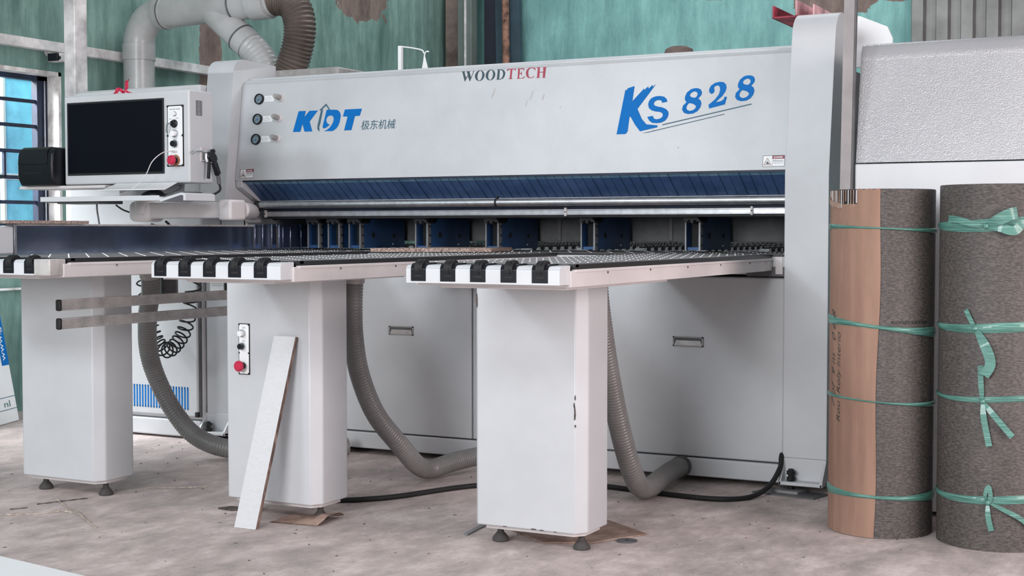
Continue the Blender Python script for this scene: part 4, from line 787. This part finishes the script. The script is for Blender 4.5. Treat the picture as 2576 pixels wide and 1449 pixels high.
for i in range(9):
    for j in range(6):
        u = i/8; v = j/5
        pts.append((-3.20+.20*u+.01*math.sin(v*9), 4.20+.17*v+.02*u, .001+.040*max(0, u-.3)*math.sin(v*PI*.9)*(1+.3*math.sin(u*20+v*7))))
m.add(pts, [(i*6+j, (i+1)*6+j, (i+1)*6+j+1, i*6+j+1) for i in range(8) for j in range(5)], CARDP)
k = m.v[:]; m.add([(a, b, c+.0025) for a, b, c in k], [(i*6+j, i*6+j+1, (i+1)*6+j+1, (i+1)*6+j) for i in range(8) for j in range(5)], CARDP)
solo(m, 'crumpled_cardboard', (-3.1, 4.28, 0), 'crumpled piece of brown cardboard under the middle leg', 'cardboard')
sheet('rubber_scrap', [(-3.53, 4.31), (-3.46, 4.30), (-3.42, 4.34), (-3.45, 4.37), (-3.51, 4.36)], .001, .006, DEADL, 'dark flat scrap at the left foot of the middle leg', 'scrap')
m = MB(); m.xy([(-1.80, 5.60), (-1.53, 5.56), (-1.50, 5.68), (-1.76, 5.73)], .0005, .006, DGREY); solo(m, 'steel_plate', (-1.65, 5.65, 0), 'wide dark steel plate on the floor under the saw foot', 'plate')
m = MB(); m.xy([(-1.72, 5.625), (-1.61, 5.61), (-1.595, 5.69), (-1.705, 5.705)], .006, .016, MGREY); solo(m, 'shim_plate', (-1.66, 5.65, .006), 'small grey shim plate on the wide steel plate', 'plate')
sheet('white_board', [(-4.05, 3.367), (-3.05, 3.204), (-3.13, 2.7), (-4.15, 2.86)], .001, .018, LABEL, 'white board lying on the floor in the lower left corner', 'board')
# straw, strips and dust
def stick(pts, w_, mat, name, label, cat='strip', group=None):
    P = spline([(a, b, .003) for a, b in pts], 6)
    solo(MB().tube(P, lambda i, l: w_*(.8+.3*math.sin(i*1.7)), mat, 6), name, (pts[0][0], pts[0][1], 0), label, cat, group)
from_px = {
 'a': [(-4.117, 3.949), (-4.05, 3.90), (-3.99, 3.85), (-3.93, 3.80), (-3.85, 3.70)],
 'b': [(-4.40, 3.60), (-4.25, 3.70), (-4.08, 3.82), (-3.95, 3.86)],
}
stick([(-4.223, 4.157), (-4.089, 4.07), (-3.961, 4.005), (-3.837, 3.918), (-3.689, 3.82)], .004, STRAW, 'straw_stalk', 'pale straw stalk pointing down right on the floor by the left leg', 'straw')
stick([(-4.25, 3.76), (-4.183, 3.829), (-4.074, 3.903), (-4.02, 3.991), (-3.904, 3.966)], .0035, STRAW, 'straw_stalk', 'pale straw stalk lying flat across the other one by the left leg', 'straw')
stick([(-4.219, 4.048), (-4.19, 4.11), (-4.16, 4.18), (-4.13, 4.234)], .0025, DEADL, 'bark_strip', 'thin dark strip on the floor below the left leg')
stick([(-4.233, 3.924), (-4.196, 3.979)], .002, DEADL, 'bark_strip', 'tiny dark strip beside the straw at the left edge')
stick([(-4.08, 4.52), (-3.98, 4.57), (-3.87, 4.66)], .003, STRAW, 'straw_stalk', 'pale straw lying right behind the left leg', 'straw')
stick([(-3.80, 4.76), (-3.72, 4.80), (-3.66, 4.90)], .003, STRAW, 'straw_stalk', 'small bent pale straw between the left and middle legs', 'straw')
stick([(-4.05, 5.05), (-3.95, 5.10)], .004, DEADL, 'bark_strip', 'dark sliver on the floor under the hanging hose')
m = MB()
for i in range(300):
    x = random.uniform(-4.9, -.6); y = 3.4+2.3*random.random()**.7; s_ = random.uniform(.0008, .003); a = random.uniform(0, PI)
    l = s_*random.uniform(1, 3.5)
    m.prism([(x-l*math.cos(a), y-l*math.sin(a), .0006), (x+s_*math.sin(a), y-s_*math.cos(a), .0006), (x+l*math.cos(a), y+l*math.sin(a), .0006), (x-s_*math.sin(a), y+s_*math.cos(a), .0006)], (0, 0, random.uniform(.0008, .003)), random.choice([DEADL, STRAW, DEADL, CHIPB]))
solo(m, 'wood_crumbs', (-2.8, 4.4, 0), 'fine wood crumbs and chips scattered over the concrete floor', 'debris')['kind'] = 'stuff'

# ================================================================ rolls of laminate
def laminate_roll(cx, cy, r, h, label, bands, lean=0):
    t = thing('laminate_roll', (cx, cy, 0), label, 'roll', 'upright rolls of laminate tied with teal raffia')
    m = MB(); m.lathe([(r-.012, h-.03), (r-.012, h), (r-.002, h+.001), (r, h-.002), (r, .0), (r-.012, 0)], (cx, cy, 0), SUEDE, 96)
    for k in range(5): m.lathe([(r-.016-k*.006, h-.03), (r-.016-k*.006, h-.002), (r-.018-k*.006, h-.002), (r-.018-k*.006, h-.03)], (cx, cy, 0), CARDP, 64)
    m.lathe([(0, h-.03), (r-.012, h-.03)], (cx, cy, 0), SOOT, 48)
    body = m.build('rolled_sheet', t, smooth=40)
    return t, body
def on_cyl(cx, cy, r, th, z): return (cx+r*math.cos(th), cy+r*math.sin(th), z)
def band(t, cx, cy, r, zf, wf, th0=0, th1=2*PI, n=96):
    m = MB(); vs = []; fs = []
    for i in range(n+1):
        a = th0+(th1-th0)*i/n; z = zf(a); w_ = wf(a)
        for (rr, zz) in ((r, z-w_), (r+.0035, z-w_*.5), (r+.0045, z), (r+.0035, z+w_*.5), (r, z+w_)): vs.append(on_cyl(cx, cy, rr, a, zz))
    for i in range(n):
        for k in range(4): fs.append((i*5+k, (i+1)*5+k, (i+1)*5+k+1, i*5+k+1))
    m.add(vs, fs, TEALR); return m.build('raffia_band', t, smooth=60)
def fth(cx, cy, ang=0):
    """angle on the roll that faces the camera side, plus ang degrees to the right"""
    return math.atan2(-cy, -cx)+math.radians(ang)
c1 = (-1.168, 5.137); r1 = .181; h1 = 1.225
R1, b1 = laminate_roll(c1[0], c1[1], r1, h1, 'left roll, half covered by brown cardboard with handwriting on it', 4)
f1 = fth(*c1)
# cardboard sleeve on the left side of the roll, edge slightly skewed
m = MB(); vs = []; fs = []; nz = 24; na = 40
def sl_edge(z): return f1+math.radians(-2-5*(1-z/h1)+1.2*math.sin(z*9))
for j in range(nz+1):
    z = .002+(h1-.002)*j/nz
    for i in range(na+1):
        a = (f1-math.radians(150))+(sl_edge(z)-(f1-math.radians(150)))*i/na
        top = z
        if j == nz: top = z+.003*math.sin(i*2.1)
        vs.append(on_cyl(c1[0], c1[1], r1+.004+.0012*math.sin(a*23+z*4), a, top))
for j in range(nz):
    for i in range(na):
        a = (f1-math.radians(150))+(sl_edge(1)-(f1-math.radians(150)))*(i+.5)/na
        dg = math.degrees(a-f1)
        if j >= nz-1 and -85 < dg < -28: continue
        fs.append((j*(na+1)+i, j*(na+1)+i+1, (j+1)*(na+1)+i+1, (j+1)*(na+1)+i))
m.add(vs, fs, CARD); slv = m.build('cardboard_sleeve', R1, smooth=60)
# torn flutes showing at the top left
m = MB()
for i in range(16):
    a = f1+math.radians(-84+i*3.6); z0 = h1-.055+.012*math.sin(i*1.3)
    p = on_cyl(c1[0], c1[1], r1+.003, a, z0); q = on_cyl(c1[0], c1[1], r1+.003, a, h1-.002)
    m.tube([p, q], .0024, CARDP if i % 3 else BOARDW, 6)
arc = [f1+math.radians(-88+k*3) for k in range(21)]
m.add([on_cyl(c1[0], c1[1], r1+.0015, a, h1-.062) for a in arc]+[on_cyl(c1[0], c1[1], r1+.0015, a, h1-.001) for a in arc], [(k, k+1, k+22, k+21) for k in range(20)], SOOT)
P = [on_cyl(c1[0], c1[1], r1+.006+.006*math.sin(i/10*PI), f1+math.radians(-86+i*3.4), h1-.030-.028*i/10) for i in range(11)]
m.ribbon(P, [Vector((0, 0, .018))]*11, CARDP)
m.build('torn_edge', R1)
# handwriting, running up the cardboard
def writing(mb, body, cx, cy, r, a0, z0, z1, hgt, mat, vertical=True, shear=.3):
    vs, fs, (xa, xb, ya, yb) = text2d(body, 1, -.012 if vertical else 0, shear)
    L_ = (z1-z0) if vertical else None
    out = []
    for x, y in vs:
        u = (x-xa)/(xb-xa); w_ = (y-ya)/(yb-ya)
        if vertical: out.append(on_cyl(cx, cy, r, a0-w_*hgt/r, z0+u*(z1-z0)))
        else: out.append(on_cyl(cx, cy, r, a0+u*hgt/r, z0+w_*(z1-z0)))
    mb.add(out, fs, mat)
m = MB(); writing(m, 'Rou  Roly Interio', c1[0], c1[1], r1+.0068, f1+math.radians(-48), .40, .72, .026, STRAP); m.build('handwriting', slv, smooth=0)
m = MB(); writing(m, '7 of  9 m   0 6 8', c1[0], c1[1], r1+.0068, f1+math.radians(-60), .45, .80, .026, STRAP, shear=.5); m.build('handwriting', slv, smooth=0)
m = MB(); writing(m, 'RHOPSODY SUEDE 01AW', c1[0], c1[1], r1+.0012, f1+math.radians(10), .755, .765, .15, SOOT, vertical=False, shear=0); m.build('printed_line', b1, smooth=0)
for z, w_, sk, ph in ((1.088, .013, .008, 2.2), (.742, .026, .020, 2.4), (.480, .012, .012, 2.5), (.146, .024, .004, 2.3)):
    band(R1, c1[0], c1[1], r1+.0052, lambda a, z=z, sk=sk: z-sk*math.sin((a-f1)*1.0), lambda a, w_=w_, ph=ph: w_*(.62+.38*math.sin((a-f1)*1.4+ph)))
c2 = (-.771, 5.122); r2 = .193; h2 = 1.236
R2, b2 = laminate_roll(c2[0], c2[1], r2, h2, 'right roll of grey speckled laminate at the picture edge, tied with four bows', 4)
f2 = fth(*c2)
for z, w_, dz in ((1.10, .020, .0), (.755, .015, .0), (.515, .009, 0), (.175, .013, .012)):
    band(R2, c2[0], c2[1], r2+.0012, lambda a, z=z: z+.006*math.sin((a-f2)*2), lambda a, w_=w_: w_*(.75+.35*math.sin((a-f2)*1.2)))
# bows and loose ends
def tail(t, cx, cy, r, z, ang, pts, w_, name='bow_loop'):
    m = MB(); P = []; Wd = []
    for (da, dz, dr) in pts:
        P.append(Vector(on_cyl(cx, cy, r+.006+dr, fth(cx, cy, ang+da), z+dz)))
    P = spline(P, 5); n_ = len(P)
    for i in range(n_):
        T = (P[min(i+1, n_-1)]-P[max(i-1, 0)]).normalized(); out = Vector((P[i].x-cx, P[i].y-cy, 0)).normalized()
        Wd.append(T.cross(out).normalized()*w_*(.35+.65*math.sin(min(1, i/(n_*.45))*PI/2)))
    m.ribbon(P, Wd, TEALR, .0018); return m.build(name, t)
def knot(t, cx, cy, r, z, ang):
    m = MB(); c = on_cyl(cx, cy, r+.008, fth(cx, cy, ang), z)
    m.lathe([(0, -.010), (.008, -.007), (.011, 0), (.008, .007), (0, .010)], c, TEALR, 12, (1, .3, .4)); m.build('knot', t)
an = -11
knot(R2, *c2, r2, 1.095, an)
tail(R2, *c2, r2, 1.095, an, [(0, 0, 0), (-12, .008, .012), (-26, .022, .016), (-38, .026, .012)], .022)
tail(R2, *c2, r2, 1.095, an, [(0, 0, 0), (10, .018, .02), (20, .038, .03), (27, .044, .02)], .040)
tail(R2, *c2, r2, 1.095, an, [(0, 0, 0), (12, -.004, .014), (24, -.016, .02), (30, .0, .014)], .030)
an = -20
knot(R2, *c2, r2, .752, an)
tail(R2, *c2, r2, .752, an, [(0, 0, 0), (-4, .03, .008), (-9, .062, .006)], .016)
tail(R2, *c2, r2, .752, an, [(0, 0, 0), (7, -.035, .010), (13, -.08, .014), (15, -.12, .012), (10, -.155, .02)], .034, 'loose_end')
an = -12
knot(R2, *c2, r2, .508, an)
tail(R2, *c2, r2, .508, an, [(0, 0, 0), (-1, .05, .008), (-2, .12, .006)], .018)
tail(R2, *c2, r2, .508, an, [(0, 0, 0), (2, -.06, .008), (7, -.15, .008)], .020, 'loose_end')
tail(R2, *c2, r2, .508, an, [(0, 0, 0), (12, -.05, .010), (27, -.115, .012)], .020, 'loose_end')
an = -6
knot(R2, *c2, r2, .168, an)
tail(R2, *c2, r2, .168, an, [(0, 0, 0), (-2, .025, .012), (1, .055, .010), (3, .02, .012), (1, 0, .008)], .014)
tail(R2, *c2, r2, .168, an, [(0, 0, 0), (1, -.05, .008), (4, -.095, .006)], .018, 'loose_end')
tail(R2, *c2, r2, .168, an, [(0, 0, 0), (15, -.022, .006), (32, -.055, .006), (46, -.10, .006)], .016, 'loose_end')

# ================================================================ right hand side: cover, post
cov = thing('machine_side_cover', (-.5, 5.7, 0), 'wide white hammered-paint machine cover behind the two rolls', 'machine cover')
pr = [(5.445, 1.340), (5.445+.16*.39, 1.735)]
for k in range(8):
    a = k/7*PI/2; pr.append((5.507+.055*(1-math.cos(a)), 1.735+.07*math.sin(a)))
pr += [(6.1, 1.815), (6.1, 1.340)]
m = MB(); m.yz(pr, -1.345, 1.2, GLIT); m.build('upper_cover', cov, .006)
m = MB(); m.box(-1.345, 1.2, 5.432, 6.1, .02, 1.335, BRIGHT); m.build('lower_panel', cov, .004)
t = thing('aluminium_profile', (-1.39, 5.40, 0), 'tall thin aluminium profile leaning between the right column and the side cover', 'profile')
m = MB(); o = Vector((-1.411, 5.395, .0)); up = Vector((.0302, .0266, 2.6)); oriented_box(m, o, (.040, 0, 0), (0, .028, 0), up, [POSTM]*6)
m.build('profile_bar', t, .002)
m = MB(); oriented_box(m, o+Vector((.040, .006, 0)), (.006, 0, 0), (0, .02, 0), up, [DGREY]*6); m.build('groove', t)
t = thing('white_side_plate', (-1.48, 6.3, 1.99), 'bright white angled guard plate behind the right column', 'guard plate')
m = MB(); m.xz([(-1.607, 1.80), (-1.607, 2.03), (-1.541, 2.026), (-1.419, 1.972), (-1.396, 1.92), (-1.396, 1.80)], 6.28, 6.292, LABEL); m.build('plate', t, .001)
t = thing('red_steel_channel', (-1.72, 6.1, 1.99), 'short red primed steel channel lying on top of the right column', 'steel channel')
m = MB(); ya, yb2 = 5.98, 6.45
m.box(-1.845, -1.66, ya, yb2, 1.995, 2.003, REDP); m.box(-1.845, -1.837, ya, yb2, 1.995, 2.05, REDP); m.box(-1.668, -1.66, ya, yb2, 1.995, 2.045, PINKP); m.box(-1.745, -1.735, ya, yb2, 2.003, 2.068, PINKP); m.build('channel', t, .002)
t = thing('white_wire_bracket', (-3.92, 6.4, 1.86), 'thin white bracket and hanging string on top of the hood', 'bracket')
m = MB(); m.box(-4.006, -3.986, 6.39, 6.41, 1.862, 2.055, LABEL); m.tube(spline([(-3.996, 6.4, 2.052), (-3.93, 6.4, 2.042), (-3.865, 6.4, 2.026), (-3.852, 6.4, 2.008)], 6), .0035, LABEL, 8); m.build('upright', t)
m = MB(); m.tube(spline([(-3.852, 6.4, 1.975), (-3.846, 6.4, 2.008), (-3.832, 6.4, 2.018), (-3.822, 6.4, 2.014)], 6), .0035, LABEL, 8)
for dx in (-.028, -.014, .002, .018, .03): m.tube([(-3.848, 6.4, 1.99), (-3.846+dx*.5, 6.4, 1.93), (-3.845+dx, 6.4, 1.864)], .004, LABEL, 6)
m.build('string', t)
t = thing('extraction_fan', (-2.47, 6.5, 1.86), 'dark domed motor top just showing above the hood', 'motor')
m = MB(); m.lathe([(0, .112), (.04, .110), (.065, .098), (.075, .07), (.078, 0)], (-2.47, 6.5, 1.862), BROWN, 36); m.build('motor_dome', t)

# ================================================================ ducts behind the saw
duct = thing('extraction_duct', (-6.3, 7.0, 0), 'grey plastic dust duct with elbow and branch above the cabinet', 'duct')
R = .098
path = [(-6.345, 7, 0), (-6.345, 7, 2.27)]
for k in range(1, 9):
    a = k/8*PI/2; path.append((-6.345+.19*(1-math.cos(a)), 7, 2.27+.19*math.sin(a)))
path += [(-6.08, 7, 2.462), (-5.27, 7, 2.478)]
m = MB(); m.tube(path, R, PVC, 32); m.build('main_pipe', duct, smooth=50)
m = MB()
for a, b, e, mt in (((-6.345, 7, 2.17), (-6.345, 7, 2.275), .006, PVC), ((-6.165, 7, 2.46), (-6.10, 7, 2.461), .006, PVC), ((-6.12, 7, 2.461), (-6.112, 7, 2.461), .009, DGREY), ((-5.565, 7, 2.472), (-5.555, 7, 2.472), .006, DGREY), ((-5.43, 7, 2.474), (-5.30, 7, 2.477), .012, PVC)):
    m = MB(); m.cyl(a, b, R+e, mt, 32); m.build('seal_ring' if mt is DGREY else 'pipe_socket', duct, .002)
m = MB(); q0 = Vector((-5.80, 7, 2.50)); q1 = Vector((-5.36, 7, 2.13)); dd = (q1-q0).normalized()
m.cyl(q0, q0+dd*.36, .09, PVC, 32); m.cyl(q0+dd*.36, q0+dd*.37, .096, DGREY, 32); m.cyl(q0+dd*.37, q0+dd*.45, .093, PVC, 32); m.build('branch_pipe', duct, smooth=50)
m = MB(); P = resample(spline([q0+dd*.45, q0+dd*.52, (-5.335, 7, 2.08), (-5.28, 7.0, 1.97), (-5.26, 7, 1.85)], 10), .01); m.tube(P, lambda i, l: .088+(.003 if i % 3 else -.002), PVC, 28); m.build('ribbed_reducer', duct, smooth=20)
t = thing('flexible_duct', (-5.1, 7.0, 0), 'thick brown grey flexible duct curving down behind the hood', 'duct')
P = resample(spline([(-5.30, 7, 2.478), (-5.22, 7, 2.478), (-5.13, 7, 2.44), (-5.085, 7, 2.35), (-5.085, 7, 2.24), (-5.12, 7, 2.12), (-5.17, 7, 2.0), (-5.18, 7, 1.8)], 20), .0055)
m = MB(); m.tube(P, lambda i, l: .094+.005*math.sin(i/4*2*PI), HOSEB, 28); m.build('flexible_hose', t, smooth=50)

# ================================================================ far corner
def leaning(name, x0, x1, y, w_, dx, mat, label, cat, h=4.2, th=.05, bev=.004):
    m = MB(); oriented_box(m, (x0, y, 0), (x1-x0, 0, 0), (0, th, 0), (dx, 0, h), [mat]*6)
    solo(m, name, ((x0+x1)/2, y, 0), label, cat, bevel=bev)
solo(MB().box(-6.44, -6.27, 11.08, 11.3, 0, 4.3, BROWN), 'concrete_column', (-6.35, 11.2, 0), 'brown concrete column in the far corner of the green walls', 'column')
t = thing('steel_column', (-6.18, 11.1, 0), 'grey green steel column with a bright edge in the far corner', 'column')
m = MB(); m.box(-6.26, -6.12, 10.98, 11.08, 0, 4.3, paint('grey_green_steel', (104, 114, 110), .5, 0, .08)); m.build('column_web', t, .004)
m = MB(); m.box(-6.185, -6.17, 10.965, 10.98, 0, 4.3, GALV); m.build('bright_edge', t)
DBL = paint('dark_blue_grey_sheet', (52, 72, 84), .6, 0, .12, 4)
leaning('blue_grey_panel', -5.92, -5.68, 11.16, 0, -.08, DBL, 'dark blue grey panel leaning on the rear wall beside the steel column', 'panel')
leaning('dark_panel', -6.10, -5.94, 11.18, 0, 0, paint('navy_black_sheet', (34, 38, 52), .6, 0, .12, 4), 'nearly black panel standing right beside the steel column', 'panel')
t = thing('rusty_pipe', (-5.82, 11.1, 0), 'rusty brown pipe standing in front of the blue grey panel', 'pipe')
m = MB(); m.cyl((-5.80, 11.1, 0), (-5.86, 11.1, 4.2), .032, RUST, 20); m.build('pipe', t)
# corrugated sheet
t = thing('corrugated_sheet', (-1.4, 11.1, 1.8), 'grey corrugated metal sheeting on the rear wall above the side cover', 'cladding')
m = MB(); x = -2.36; prof = []
while x < 1.5:
    prof += [(x, 11.25), (x+.015, 11.20), (x+.10, 11.20), (x+.115, 11.25), (x+.17, 11.25)]; x += .185
back = [(a, b+.004) for a, b in reversed(prof)]
CORR = paint('grey_corrugated_steel', (140, 139, 137), .5, .2, .12, 2.5)
m.xy(prof+back, 1.6, 4.2, CORR); m.build('sheet', t)
# advertising board leaning on the side wall
t = thing('advertising_board', (-6.2, 5.5, 0), 'white printed board with blue web address band leaning on the left wall', 'board')
A = Vector((-6.19, 5.815, .005)); along = Vector((.083*2.2, -.216*2.2, 0)); up = Vector((-.295, .125, .66)); nn = along.cross(up).normalized()
if nn.x < 0: nn = -nn
m = MB(); oriented_box(m, A, along, up, nn*-.006, [LABEL]*6); pb = m.build('board', t)
def bp_(u, v): return A+along*u+up*v+nn*.0015
m = MB(); m.flat([[(.0, .46), (.17, .46), (.17, 1.0), (.0, 1.0)]], lambda u, v: bp_(u, v), LOGOB)
m.flat([[(0, .20), (1, .20), (1, .205), (0, .205)]], lambda u, v: bp_(u, v), LOGOD); m.flat([[(0, .10), (1, .10), (1, .105), (0, .105)]], lambda u, v: bp_(u, v), LOGOD)
put_text(m, 'nl', lambda u, v: bp_(u, v), .28, .14, .125, .175, TEALR)
vs, fs, (xa, xb, ya, yb) = text2d('www.green', 1)
m.add([bp_(.03+.10*((y-ya)/(yb-ya)), .50+.46*(x-xa)/(xb-xa))+nn*.001 for x, y in vs], fs, LABEL)
m.build('printing', pb, smooth=0)

# finish: tidy helper properties
for o in bpy.data.objects:
    if '_loc' in o: del o['_loc']
